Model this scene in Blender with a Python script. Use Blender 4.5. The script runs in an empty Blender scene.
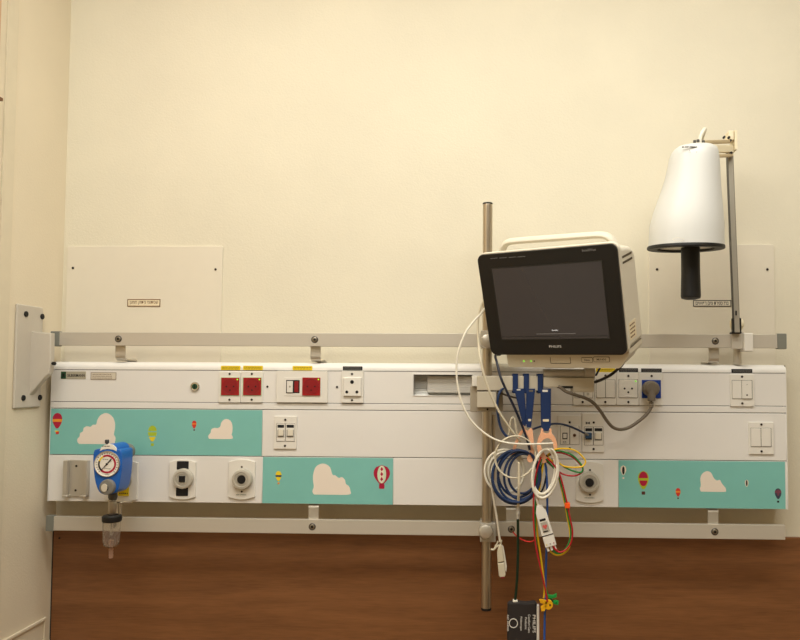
import bpy, bmesh, math, random
from mathutils import Vector, Matrix
random.seed(7)
C = bpy.context.scene.collection
PI = math.pi

# ------------------------------------------------------------------ camera model (fitted to the room's own lines)
F, U0, V0 = 700.0, 460.68, 347.33
YAW, PITCH, ROLL = -0.0330, 0.0428, 0.0053
EYE = Vector((0.0, -1.6218, 1.45))
def axes(yaw, pitch, roll):
    cy, sy, cp, sp = math.cos(yaw), math.sin(yaw), math.cos(pitch), math.sin(pitch)
    f = Vector((sy*cp, cy*cp, sp)); r = Vector((cy, -sy, 0)); u = r.cross(f)
    c, s = math.cos(roll), math.sin(roll)
    return c*r + s*u, -s*r + c*u, f
CR, CU, CF = axes(YAW, PITCH, ROLL)
def ray(px, py): return CF + CR*((px-U0)/F) - CU*((py-V0)/F)
def at(px, py, Y):
    d = ray(px, py); return EYE + d*((Y-EYE.y)/d.y)
def at_x(px, py, X):
    d = ray(px, py); return EYE + d*((X-EYE.x)/d.x)
cd = bpy.data.cameras.new('camera'); cam = bpy.data.objects.new('camera', cd); C.objects.link(cam)
M = Matrix((CR, CU, -CF)).transposed().to_4x4(); M.translation = EYE
cam.matrix_world = M
cd.sensor_width = 36.0; cd.lens = F/800*36.0
cd.shift_x = -(U0-400)/800; cd.shift_y = (V0-320)/800
cd.clip_start = 0.02
bpy.context.scene.camera = cam

# ------------------------------------------------------------------ materials
def lin(c): return tuple(((v/255)/12.92 if v/255 <= .04045 else ((v/255+.055)/1.055)**2.4) for v in c)
def mat(name, rgb, rough=.5, metal=0.0, var=0.0, vscale=30, bump=0.0, bscale=200, trans=0.0, ior=1.45, emit=None, estr=0, stretch=None, coat=0.0):
    m = bpy.data.materials.new(name); m.use_nodes = True
    nt = m.node_tree; b = nt.nodes['Principled BSDF']
    base = (*lin(rgb), 1)
    b.inputs['Base Color'].default_value = base
    b.inputs['Roughness'].default_value = rough; b.inputs['Metallic'].default_value = metal
    b.inputs['Transmission Weight'].default_value = trans; b.inputs['IOR'].default_value = ior
    b.inputs['Coat Weight'].default_value = coat
    if emit: b.inputs['Emission Color'].default_value = (*lin(emit), 1); b.inputs['Emission Strength'].default_value = estr
    tc = nt.nodes.new('ShaderNodeTexCoord'); mp = nt.nodes.new('ShaderNodeMapping')
    nt.links.new(tc.outputs['Object'], mp.inputs['Vector'])
    if stretch: mp.inputs['Scale'].default_value = stretch
    if var:
        n = nt.nodes.new('ShaderNodeTexNoise'); n.inputs['Scale'].default_value = vscale; n.inputs['Detail'].default_value = 5
        r = nt.nodes.new('ShaderNodeValToRGB')
        r.color_ramp.elements[0].position = .3; r.color_ramp.elements[1].position = .7
        r.color_ramp.elements[0].color = (*[v*(1-var) for v in base[:3]], 1)
        r.color_ramp.elements[1].color = (*[min(1, v*(1+var)) for v in base[:3]], 1)
        nt.links.new(mp.outputs[0], n.inputs['Vector']); nt.links.new(n.outputs['Fac'], r.inputs['Fac'])
        nt.links.new(r.outputs['Color'], b.inputs['Base Color'])
    if bump:
        n2 = nt.nodes.new('ShaderNodeTexNoise'); n2.inputs['Scale'].default_value = bscale; n2.inputs['Detail'].default_value = 4
        bp = nt.nodes.new('ShaderNodeBump'); bp.inputs['Strength'].default_value = bump; bp.inputs['Distance'].default_value = .002
        nt.links.new(mp.outputs[0], n2.inputs['Vector']); nt.links.new(n2.outputs['Fac'], bp.inputs['Height'])
        nt.links.new(bp.outputs[0], b.inputs['Normal'])
    return m
def wood_mat():
    m = mat('wood_veneer', (112, 70, 42), .42)
    nt = m.node_tree; b = nt.nodes['Principled BSDF']
    tc = nt.nodes.new('ShaderNodeTexCoord'); mp = nt.nodes.new('ShaderNodeMapping'); mp.inputs['Scale'].default_value = (.9, 8, 9)
    n = nt.nodes.new('ShaderNodeTexNoise'); n.inputs['Scale'].default_value = 3; n.inputs['Detail'].default_value = 8; n.inputs['Roughness'].default_value = .62
    n.inputs['Distortion'].default_value = .5
    mp2 = nt.nodes.new('ShaderNodeMapping'); mp2.inputs['Scale'].default_value = (7, 8, 120)
    n2 = nt.nodes.new('ShaderNodeTexNoise'); n2.inputs['Scale'].default_value = 3; n2.inputs['Detail'].default_value = 3
    mx = nt.nodes.new('ShaderNodeMix'); mx.inputs[0].default_value = .35
    r = nt.nodes.new('ShaderNodeValToRGB'); e = r.color_ramp.elements
    e[0].position = .33; e[0].color = (*lin((112, 72, 42)), 1); e[1].position = .68; e[1].color = (*lin((146, 98, 60)), 1)
    nt.links.new(tc.outputs['Object'], mp.inputs[0]); nt.links.new(tc.outputs['Object'], mp2.inputs[0])
    nt.links.new(mp.outputs[0], n.inputs['Vector']); nt.links.new(mp2.outputs[0], n2.inputs['Vector'])
    nt.links.new(n.outputs['Fac'], mx.inputs[2]); nt.links.new(n2.outputs['Fac'], mx.inputs[3])
    nt.links.new(mx.outputs[0], r.inputs['Fac']); nt.links.new(r.outputs['Color'], b.inputs['Base Color'])
    return m
K = dict(
    wall=mat('wall_paint', (227, 220, 199), .85, var=.025, vscale=6, bump=.25, bscale=260),
    sidewall=mat('side_wall_paint', (230, 218, 193), .8, var=.02, vscale=6, bump=.2, bscale=260),
    ceil=mat('ceiling_paint', (244, 240, 228), .9),
    floor=mat('vinyl_floor', (150, 116, 78), .45, var=.08, vscale=40),
    trim=mat('grey_trim', (222, 211, 186), .6, var=.02),
    curtain=mat('curtain_cloth', (205, 172, 135), .9, bump=.3, bscale=400),
    net=mat('curtain_net', (216, 190, 150), .9),
    wood=wood_mat(),
    white=mat('white_enamel', (232, 229, 224), .38, var=.012, vscale=8),
    plate=mat('white_plastic', (232, 228, 219), .35),
    acry=mat('wall_plate_white', (228, 220, 202), .45, var=.01),
    dark=mat('seam_dark', (88, 80, 68), .8),
    groove=mat('gap_black', (50, 44, 38), .8),
    hole=mat('hole_black', (18, 16, 15), .6),
    teal=mat('teal_film', (128, 194, 186), .45, var=.02, vscale=20),
    cloud=mat('cloud_cream', (240, 228, 214), .5),
    crim=mat('crimson_print', (176, 20, 60), .5), red=mat('red_print', (214, 52, 40), .5), orange=mat('orange_print', (240, 150, 50), .5),
    yel=mat('yellow_print', (240, 212, 40), .5), lime=mat('lime_print', (176, 196, 48), .5), choc=mat('brown_print', (84, 44, 34), .5),
    pale=mat('pale_print', (240, 225, 205), .5), ink=mat('black_print', (24, 22, 24), .5), mint=mat('mint_print', (205, 225, 195), .5), plum=mat('plum_print', (122, 66, 84), .5), slateb=mat('plug_blue', (52, 84, 118), .3), slate=mat('slate_print', (62, 70, 86), .5),
    redsock=mat('red_socket_plastic', (158, 26, 30), .35), dred=mat('red_socket_well', (140, 22, 27), .4),
    bluesock=mat('blue_socket_plastic', (22, 62, 150), .35),
    screw=mat('dark_screw', (44, 36, 30), .5, .3),
    screwm=mat('steel_screw', (150, 142, 128), .35, .9),
    led=mat('green_led', (120, 230, 40), .4, emit=(120, 235, 40), estr=1.2),
    ylab=mat('yellow_label', (236, 208, 8), .5), blab=mat('black_label', (24, 26, 32), .45),
    alu=mat('anodised_aluminium', (206, 199, 186), .42, .3, bump=.03, bscale=900, stretch=(.02, 1, 1)),
    alub=mat('bracket_aluminium', (206, 200, 188), .36, .6),
    cap=mat('grey_end_cap', (126, 127, 118), .55),
    steel=mat('brushed_steel', (190, 178, 160), .28, .95, bump=.02, bscale=500, stretch=(1, 1, .03)),
    chrome=mat('chrome', (215, 210, 200), .12, 1),
    bracket=mat('bracket_grey', (202, 194, 180), .42, var=.015, vscale=60),
    shell=mat('monitor_shell', (220, 212, 194), .4), shelld=mat('monitor_base_shell', (214, 205, 184), .42),
    bez=mat('bezel_black', (26, 25, 25), .32), scr=mat('lcd_glass', (30, 28, 28), .16, emit=(150, 134, 124), estr=.11),
    scre=mat('lcd_edge', (46, 44, 42), .3),
    slit=mat('vent_dark', (84, 72, 52), .7),
    tlogo=mat('logo_silver', (214, 212, 208), .4), tdim=mat('bezel_grey_print', (142, 141, 140), .5),
    tglow=mat('screen_text', (225, 225, 225), .4, emit=(225, 225, 225), estr=.5), tglow2=mat('screen_small_text', (130, 126, 122), .4, emit=(130, 126, 122), estr=.35),
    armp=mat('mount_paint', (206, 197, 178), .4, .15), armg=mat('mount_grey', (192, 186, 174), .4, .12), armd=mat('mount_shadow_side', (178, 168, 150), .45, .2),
    shade=mat('lamp_shade_white', (214, 214, 210), .4), blackp=mat('black_plastic', (17, 16, 16), .5), diff=mat('lamp_diffuser', (236, 230, 216), .3),
    lampt=mat('lamp_arm_tan', (204, 184, 146), .45),
    lampg=mat('lamp_arm_grey', (168, 162, 148), .5, .2), lampc=mat('lamp_joint_cream', (240, 228, 196), .4),
    navy=mat('navy_strap', (20, 46, 92), .5, bump=.15, bscale=900), navyc=mat('navy_cable', (28, 50, 88), .4), darkc=mat('dark_navy_cable', (18, 24, 44), .4),
    bluec=mat('blue_cable', (38, 84, 160), .4), peach=mat('peach_plastic', (240, 180, 142), .45),
    wc=mat('white_cable', (232, 226, 210), .4), tc=mat('ivory_cable', (206, 196, 172), .45), gc=mat('grey_cord', (112, 102, 88), .5), bc=mat('black_cable', (40, 36, 30), .45),
    greenc=mat('dark_green_tube', (16, 46, 30), .4), rl=mat('red_lead', (176, 24, 36), .4), gl=mat('green_lead', (30, 130, 58), .4), yl=mat('yellow_lead', (232, 190, 30), .4),
    rw=mat('bright_red_wire', (224, 40, 34), .45), otape=mat('orange_tape', (250, 92, 22), .5),
    cuff=mat('cuff_fabric', (44, 38, 36), .85, bump=.4, bscale=700), cuffw=mat('cuff_white_edge', (220, 214, 204), .6), cufft=mat('cuff_print', (225, 220, 212), .6),
    blue=mat('regulator_blue', (22, 98, 190), .32, coat=.2), blued=mat('regulator_blue_side', (32, 104, 190), .36), dial=mat('dial_face', (240, 236, 226), .35), greyp=mat('grey_plastic', (128, 126, 120), .45), greyd=mat('dark_grey_metal', (82, 80, 76), .4, .4),
    jar=mat('clear_plastic', (248, 244, 236), .14, trans=.94, ior=1.25), ringp=mat('outlet_ring', (192, 186, 172), .4), ringd=mat('outlet_inner', (176, 170, 156), .4),
    gcl=mat('green_clip', (30, 150, 66), .45), ycl=mat('yellow_clip', (244, 182, 24), .45), gtag=mat('green_badge', (24, 70, 44), .5), ttag=mat('tag_silver', (176, 168, 148), .45),
    heart=mat('heart_print', (206, 92, 88), .5),
    wtag=mat('spec_plate', (214, 206, 188), .5), brown=mat('brown_frame_print', (120, 84, 54), .6), paper=mat('sticker_paper', (236, 222, 190), .6),
    lamp=mat('fixture_white', (240, 240, 236), .5), refl=mat('reflector_metal', (206, 204, 198), .4, .35), refld=mat('lens_grey', (196, 192, 184), .4),
)

# ------------------------------------------------------------------ mesh helpers
class MB:
    def __init__(s): s.bm = bmesh.new()
    def _fix(s, vs): pass
    def box(s, a, b, bev=0, seg=2, mtx=None):
        a, b = Vector(a), Vector(b); t = bmesh.new()
        bmesh.ops.create_cube(t, size=1)
        for v in t.verts: v.co = Vector([(a[i]+b[i])/2 + v.co[i]*abs(b[i]-a[i]) for i in range(3)])
        if bev:
            bmesh.ops.bevel(t, geom=list(t.edges), offset=min(bev, min(abs(b[i]-a[i]) for i in range(3))*.49), segments=seg, profile=.5, affect='EDGES')
        if mtx: bmesh.ops.transform(t, matrix=mtx, verts=t.verts)
        s.add(t); return s
    def add(s, t):
        me = bpy.data.meshes.new('tmp'); t.to_mesh(me); t.free(); s.bm.from_mesh(me); bpy.data.meshes.remove(me)
    def prism(s, pts, y0, y1, bev=0, seg=2, front_only=True):
        """outline of (x, z) points, thickness y0 (front) .. y1 (back)"""
        t = bmesh.new()
        vs = [t.verts.new((p[0], y0, p[1])) for p in pts]; f = t.faces.new(vs)
        r = bmesh.ops.extrude_face_region(t, geom=[f])
        for v in r['geom']:
            if isinstance(v, bmesh.types.BMVert): v.co.y = y1
        bmesh.ops.recalc_face_normals(t, faces=t.faces)
        if bev:
            es = [e for e in t.edges if all(abs(v.co.y-y0) < 1e-7 for v in e.verts)]
            if not front_only: es += [e for e in t.edges if all(abs(v.co.y-y1) < 1e-7 for v in e.verts)]
            bmesh.ops.bevel(t, geom=es, offset=bev, segments=seg, profile=.5, affect='EDGES')
        s.add(t); return s
    def cyl(s, p0, p1, r0, r1=None, n=24, bev=0):
        p0, p1 = Vector(p0), Vector(p1); d = p1-p0; t = bmesh.new()
        bmesh.ops.create_cone(t, cap_ends=True, segments=n, radius1=r0, radius2=r0 if r1 is None else r1, depth=d.length)
        if bev:
            es = [e for e in t.edges if abs(e.verts[0].co.z-e.verts[1].co.z) < 1e-7]
            bmesh.ops.bevel(t, geom=es, offset=bev, segments=3, profile=.5, affect='EDGES')
        m = d.to_track_quat('Z', 'Y').to_matrix().to_4x4(); m.translation = (p0+p1)/2
        bmesh.ops.transform(t, matrix=m, verts=t.verts); s.add(t); return s
    def loft(s, rings, cap0=True, cap1=True):
        t = bmesh.new(); R = [[t.verts.new(p) for p in ring] for ring in rings]; n = len(R[0])
        for a, b in zip(R, R[1:]):
            for i in range(n): t.faces.new((a[i], a[(i+1) % n], b[(i+1) % n], b[i]))
        if cap0: t.faces.new(list(reversed(R[0])))
        if cap1: t.faces.new(R[-1])
        bmesh.ops.recalc_face_normals(t, faces=t.faces); s.add(t); return s
    def lathe(s, prof, c, axis='z', n=40, cap0=True, cap1=True):
        """prof: (radius, along); c: origin; axis: the direction 'along' runs"""
        c = Vector(c); rings = []
        for r, h in prof:
            ring = []
            for i in range(n):
                a = 2*PI*i/n; x, y = r*math.cos(a), r*math.sin(a)
                ring.append(c + (Vector((x, y, h)) if axis == 'z' else Vector((x, -h, y)) if axis == '-y' else Vector((h, x, y))))
            rings.append(ring)
        return s.loft(rings, cap0, cap1)
    def tube(s, pts, r, n=10, sub=6, flat=None):
        P = smooth(pts, sub); rings = []; up = Vector((0, 1, 0.13)).normalized()
        for i, p in enumerate(P):
            d = (P[min(i+1, len(P)-1)]-P[max(i-1, 0)]).normalized()
            a = up - d*up.dot(d); a.normalize(); b = d.cross(a); up = a
            ra, rb = (r, r) if flat is None else flat
            rings.append([p + a*ra*math.cos(2*PI*k/n) + b*rb*math.sin(2*PI*k/n) for k in range(n)])
        return s.loft(rings)
    def build(s, name, m, parent=None, local=False, smooth_=True, origin=True):
        me = bpy.data.meshes.new(name); bm = s.bm
        bmesh.ops.recalc_face_normals(bm, faces=bm.faces)
        if smooth_:
            for f in bm.faces: f.smooth = True
            for e in bm.edges:
                if len(e.link_faces) == 2 and e.calc_face_angle(0) > .62: e.smooth = False
        lo = Vector([min(v.co[i] for v in bm.verts) for i in range(3)]); hi = Vector([max(v.co[i] for v in bm.verts) for i in range(3)])
        c = (lo+hi)/2
        for v in bm.verts: v.co -= c
        bm.to_mesh(me); bm.free()
        o = bpy.data.objects.new(name, me); C.objects.link(o)
        me.materials.append(K[m] if isinstance(m, str) else m)
        w = o.modifiers.new('weighted_normals', 'WEIGHTED_NORMAL'); w.keep_sharp = True; w.weight = 90
        base = Vector((0, 0, 0))
        if parent is not None:
            o.parent = parent
            if not (local or parent in LOCAL): base = WORLD[parent]
        if parent is not None and parent in LOCAL:
            LOCAL.add(o); base = LOCALPOS[parent] ; LOCALPOS[o] = c
        elif local:
            pass
        else: WORLD[o] = c.copy()
        o.location = c - base
        return o
WORLD, LOCAL, LOCALPOS = {}, set(), {}
def smooth(pts, sub):
    pts = [Vector(p) for p in pts]
    if len(pts) < 3 or sub <= 1: return pts
    Q = [pts[0]*2-pts[1]] + pts + [pts[-1]*2-pts[-2]]; out = []
    for i in range(1, len(Q)-2):
        p0, p1, p2, p3 = Q[i-1:i+3]
        for k in range(sub):
            t = k/sub
            out.append(.5*((2*p1)+(p2-p0)*t+(2*p0-5*p1+4*p2-p3)*t*t+(3*p1-p0-3*p2+p3)*t**3))
    out.append(pts[-1]); return out
def tag(o, label, cat, group=None):
    o['label'] = label; o['category'] = cat
    if group: o['group'] = group
    return o
def thing(name, loc, label, cat, group=None):
    o = bpy.data.objects.new(name, None); C.objects.link(o); o.location = loc; o.empty_display_size = .02
    WORLD[o] = Vector(loc); return tag(o, label, cat, group)
def structure(o): o['kind'] = 'structure'; return o
def ell(cx, cz, rx, rz, n=28): return [(cx+rx*math.cos(2*PI*i/n), cz+rz*math.sin(2*PI*i/n)) for i in range(n)]
def rrect(x0, z0, x1, z1, r, n=6):
    pts = []
    for cx, cz, a in ((x1-r, z1-r, 0), (x0+r, z1-r, 90), (x0+r, z0+r, 180), (x1-r, z0+r, 270)):
        for i in range(n+1):
            t = math.radians(a+90*i/n); pts.append((cx+r*math.cos(t), cz+r*math.sin(t)))
    return pts
def text_mb(body, x, z, w, h, y, extr=.0003, rot=0, bold=.004):
    """lettering facing -Y, centred at (x, z), fitted into w by h"""
    cu = bpy.data.curves.new('t', 'FONT'); cu.body = body; cu.size = 1; cu.offset = bold; cu.resolution_u = 2
    o = bpy.data.objects.new('t', cu); C.objects.link(o)
    dg = bpy.context.evaluated_depsgraph_get(); me = bpy.data.meshes.new_from_object(o.evaluated_get(dg))
    bpy.data.objects.remove(o); bpy.data.curves.remove(cu)
    m = MB(); t = bmesh.new(); t.from_mesh(me); bpy.data.meshes.remove(me)
    if not t.verts: return None
    lo = [min(v.co[i] for v in t.verts) for i in (0, 1)]; hi = [max(v.co[i] for v in t.verts) for i in (0, 1)]
    sx, sy = w/(hi[0]-lo[0]), h/(hi[1]-lo[1])
    c, s = math.cos(rot), math.sin(rot)
    for v in t.verts:
        a, b = (v.co.x-(lo[0]+hi[0])/2)*sx, (v.co.y-(lo[1]+hi[1])/2)*sy
        v.co = Vector((x+a*c-b*s, y, z+a*s+b*c))
    r = bmesh.ops.extrude_face_region(t, geom=list(t.faces))
    for v in r['geom']:
        if isinstance(v, bmesh.types.BMVert): v.co.y -= extr
    m.add(t); return m
def scribble(x0, z0, x1, z1, y, rows=1, seed=1, fill=.6):
    """rows of tiny unreadable print"""
    rnd = random.Random(seed); m = MB(); hgt = (z1-z0)/rows
    for r in range(rows):
        x = x0
        while x < x1:
            w = rnd.uniform(.35, 1.1)*hgt; zz = z0+hgt*r
            m.box((x, y-.0002, zz+hgt*.2), (min(x1, x+w*.6), y, zz+hgt*(.2+fill)))
            x += w
    return m

# ------------------------------------------------------------------ the room
XL, XR, YB, YF, ZC = -.999, 2.3, 0.0, -4.2, 2.75
structure(MB().box((XL-.12, YB, 0), (XR+.12, YB+.12, ZC)).build('wall_back', 'wall'))
structure(MB().box((XL-.12, YF, 0), (XL, YB, ZC)).build('wall_left', 'sidewall'))
structure(MB().box((XR, YF, 0), (XR+.12, YB, ZC)).build('wall_right', 'wall'))
structure(MB().box((XL-.12, YF-.12, 0), (XR+.12, YF, ZC)).build('wall_front', 'wall'))
structure(MB().box((XL-.12, YF-.12, -.1), (XR+.12, YB+.12, 0)).build('floor', 'floor'))
structure(MB().box((XL-.12, YF-.12, ZC), (XR+.12, YB+.12, ZC+.1)).build('ceiling', 'ceil'))
# thin corner strip up the left wall
p = at_x(16, 60, XL); q = at_x(5, 60, XL)
structure(MB().box((XL, q.y, 0), (XL+.004, p.y, ZC), .001).build('trim_1', 'trim'))
# shallow moulding low on the left wall: a long bead and its short upright
a, b = at_x(6.6, 638, XL), at_x(44.8, 617.5, XL)
m = MB(); m.box((XL, a.y-.9, b.z-.006), (XL+.005, b.y, b.z+.002), .002); m.box((XL, b.y-.005, .1), (XL+.0035, b.y, b.z), .0015)
structure(m.build('trim_2', 'sidewall'))
# curtain at the frame's edge
p = at_x(4.4, 60, XL+.026); z1 = at_x(3, 100, XL+.02).z
t = thing('privacy_curtain', (XL+.02, p.y-.3, .3), 'tan hospital curtain edge at the far left of the wall', 'curtain')
def curtain_mb(z0, z1, x):
    m = MB(); pts = []
    n = 60
    for i in range(n+1):
        yy = p.y-.6*i/n; pts.append((x+.007*math.sin(i*.9)*(1 if i > 2 else 0), yy))
    ring = [Vector((a, b_, z)) for z in (z0,) for a, b_ in pts]
    bm = m.bm
    lo = [bm.verts.new((a, b_, z0)) for a, b_ in pts]; hi = [bm.verts.new((a, b_, z1)) for a, b_ in pts]
    for i in range(n): bm.faces.new((lo[i], lo[i+1], hi[i+1], hi[i]))
    r = bmesh.ops.extrude_face_region(bm, geom=list(bm.faces))
    for v in r['geom']:
        if isinstance(v, bmesh.types.BMVert): v.co.x += .002
    return m
curtain_mb(z1, ZC-.05, XL+.014).build('valance', 'curtain', t)
curtain_mb(.25, z1-.006, XL+.013).build('drape', 'net', t)
m = MB().box((XL+.002, p.y-.6, z1-.006), (XL+.026, p.y, z1)); m.build('hem', 'brown', t)
# wooden wall panel under the rails
wz = at(300, 531.5, -.012).z; wx = at(53.3, 540, -.012).x
t = thing('wood_panel', (.6, -.006, .002), 'wide brown wood-grain panel on the wall below the white bed-head unit', 'wall panel')
MB().box((wx, -.012, .002), (XR-.01, -.0006, wz), .0015).build('board', 'wood', t)
m = MB().box((wx-.0025, -.0115, .002), (wx, -.0006, wz)); m.build('edge_band', 'groove', t)
s = at(59.6, 538, -.012); MB().cyl((s.x, -.0135, s.z), (s.x, -.011, s.z), .0022).build('screw', 'screw', t)

# ------------------------------------------------------------------ bed-head unit
YP = -.0628
def fp(px, py, Y=YP): v = at(px, py, Y); return v.x, v.z
def rect(x0, y0, x1, y1, Y=YP):
    xm, ym = (x0+x1)/2, (y0+y1)/2
    return fp(x0, ym, Y)[0], fp(xm, y1, Y)[1], fp(x1, ym, Y)[0], fp(xm, y0, Y)[1]
PX0, PX1 = fp(50.3, 435)[0], fp(786.4, 440)[0]
def zz(y_left, y_right): return (fp(52, y_left)[1]+fp(785, y_right)[1])/2
Z_TOP, Z_S1, Z_S2, Z_S3, Z_S4, Z_BOT = zz(361.5, 364.6), zz(369.5, 373.3), zz(401.6, 406.1), zz(408.3, 413.1), zz(454.8, 460.9), zz(501, 509.3)
G = .0007
U = thing('bed_head_unit', ((PX0+PX1)/2, -.03, Z_BOT), 'long white medical bed-head service unit with sockets and teal cloud and balloon panels', 'bed head unit')

prof = [(-.001, Z_S1+G), (YP+.0004, Z_S1+G), (YP+.0004, Z_S1+.006), (YP+.0025, Z_S1+.011), (YP+.008, Z_TOP-.0035), (YP+.014, Z_TOP-.001), (YP+.02, Z_TOP), (-.001, Z_TOP)]
MB().loft([[Vector((x_, a_, b_)) for a_, b_ in prof] for x_ in (PX0, PX1)]).build('top_cover', 'white', U)
# socket fascia with the reading-light opening
hx0, hz0, hx1, hz1 = rect(413.5, 374.7, 472.3, 395.6)
m = MB(); a0, a1, c0, c1 = PX0+.003, PX1-.003, Z_BOT+.002, Z_S1+.002
m.box((a0, YP+.006, c0), (hx0-.0012, 0, c1)); m.box((hx1+.0012, YP+.006, c0), (a1, 0, c1)); m.box((hx0-.0012, YP+.006, c0), (hx1+.0012, 0, hz0-.0012)); m.box((hx0-.0012, YP+.006, hz1+.0012), (hx1+.0012, 0, c1)); m.box((hx0-.0012, -.012, hz0-.0012), (hx1+.0012, 0, hz1+.0012))
m.build('housing', 'dark', U)
def fascia(x0, z0, x1, z1): return MB().box((x0, YP, z0), (x1, YP+.0055, z1), .0008, 1)
m = MB()
m.box((PX0, YP, Z_S2+G), (hx0, YP+.0055, Z_S1-G)); m.box((hx1, YP, Z_S2+G), (PX1, YP+.0055, Z_S1-G))
m.box((hx0, YP, hz1), (hx1, YP+.0055, Z_S1-G)); m.box((hx0, YP, Z_S2+G), (hx1, YP+.0055, hz0))
bmesh.ops.remove_doubles(m.bm, verts=m.bm.verts, dist=1e-6)
m.build('socket_fascia', 'white', U)
fascia(PX0, Z_S3+G, PX1, Z_S2-G).build('divider_strip', 'white', U)
xa, xb = fp(262.3, 432)[0], fp(394.5, 432)[0]
fascia(PX0, Z_S4+G, xa-.0004, Z_S3-G).build('middle_fascia', 'white', U)
fascia(xa, Z_S4+G, PX1, Z_S3-G).build('middle_fascia', 'white', U)
la, lb, lc = fp(262.3, 480)[0], fp(393, 480)[0], fp(618.2, 485)[0]
for x0, x1 in ((PX0, la), (la+.0004, lb), (lb+.0004, lc), (lc+.0004, PX1)):
    fascia(x0, Z_BOT, x1, Z_S4-G).build('lower_fascia', 'white', U)
for x0, x1 in ((PX0-.0015, PX0), (PX1, PX1+.0015)):
    MB().loft([[Vector((x_, a_, b_)) for a_, b_ in [(-.001, Z_BOT-.0005), (YP-.001, Z_BOT-.0005)]+[(q[0]-.0006, q[1]) for q in prof[1:7]]+[(-.001, Z_TOP+.0004)]] for x_ in (x0, x1)]).build('end_cap', 'white', U)
# recessed reading light
D = .024
r = MB()
r.box((hx0-.001, YP+.005, hz0-.001), (hx0, YP+D, hz1+.001)); r.box((hx1, YP+.005, hz0-.001), (hx1+.001, YP+D, hz1+.001))
r.box((hx0, YP+.005, hz1), (hx1, YP+D, hz1+.001)); r.box((hx0, YP+.005, hz0-.001), (hx1, YP+D, hz0))
r.build('light_recess', 'refl', U)
m = MB(); n = 12; st = []
for i in range(n):
    z0 = hz0+(hz1-hz0)*i/n; z1_ = hz0+(hz1-hz0)*(i+1)/n; st += [(z0, YP+D-.0022), (z1_-.0003, YP+D)]
st += [(hz1, YP+D+.002), (hz0, YP+D+.002)]
m.loft([[Vector((xx, y_, z_)) for z_, y_ in st] for xx in (hx0, hx1)])
m.build('ribbed_reflector', 'refl', U)
tx0 = fp(427, 385)[0]
m = MB(); st = []; n = 7; zl0 = hz0+(hz1-hz0)*.14; zl1 = hz0+(hz1-hz0)*.93
for i in range(n):
    a_ = zl0+(zl1-zl0)*i/n; b_ = zl0+(zl1-zl0)*(i+1)/n; st += [(a_, YP+.0125), ((a_+b_)/2, YP+.0119), (b_-.0003, YP+.0125)]
st += [(zl1, YP+D), (zl0, YP+D)]
m.loft([[Vector((xx, y_, z_)) for z_, y_ in st] for xx in (tx0, hx1-.0005)])
m.build('lamp_lens', 'refld', U)
m = MB(); e = .0016
m.box((hx0-e, YP-.0012, hz0-e), (hx0, YP+.002, hz1+e)); m.box((hx1, YP-.0012, hz0-e), (hx1+e, YP+.002, hz1+e)); m.box((hx0, YP-.0012, hz1), (hx1, YP+.002, hz1+e)); m.box((hx0, YP-.0012, hz0-e), (hx1, YP+.002, hz0))
m.build('light_frame', 'white', U)

def screw(px, py, parent, Y=YP, r=.0025, m='screw'):
    x, z = fp(px, py, Y)
    s = MB().cyl((x, Y-.0012, z), (x, Y+.0005, z), r, n=14, bev=.0003)
    s.box((x-r*.7, Y-.0014, z-.0003), (x+r*.7, Y-.0011, z+.0003))
    return s.build('screw', m, parent)
def plate(name, x0, y0, x1, y1, th=.0035, parent=None, mt='plate', label=None, bev=.0012, rad=.0015):
    X0, Z0, X1, Z1 = rect(x0, y0, x1, y1, YP-th)
    o = MB().prism(rrect(X0, Z0, X1, Z1, rad, 3), YP-th, YP+.0003, bev).build(name, mt, parent or U)
    if label: o['label'] = label
    return o
def ins(name, x0, y0, x1, y1, m, parent, d0=-.0045, d1=-.003, rad=.0006, bev=.0004):
    X0, Z0, X1, Z1 = rect(x0, y0, x1, y1, YP+d0)
    return MB().prism(rrect(X0, Z0, X1, Z1, rad, 2), YP+d0, YP+d1, bev, 1).build(name, m, parent)
def disc(name, px, py, r, m, parent, d0, d1, n=28, bev=0):
    x, z = fp(px, py, YP+d0); return MB().cyl((x, YP+d0, z), (x, YP+d1, z), r, n=n, bev=bev).build(name, m, parent)
def label_strip(x0, y0, x1, y1, m, seed):
    X0, Z0, X1, Z1 = rect(x0, y0, x1, y1)
    o = MB().box((X0, YP-.0006, Z0), (X1, YP+.0006, Z1)).build('socket_label', m, U); o['label'] = ('yellow' if m == 'ylab' else 'black') + ' printed label strip above a socket'
    scribble(X0+.003, Z0+.0012, X1-.003, Z1-.0012, YP-.0006, 2, seed, .45).build('lettering', 'brown' if m == 'ylab' else 'greyp', o)
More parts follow.
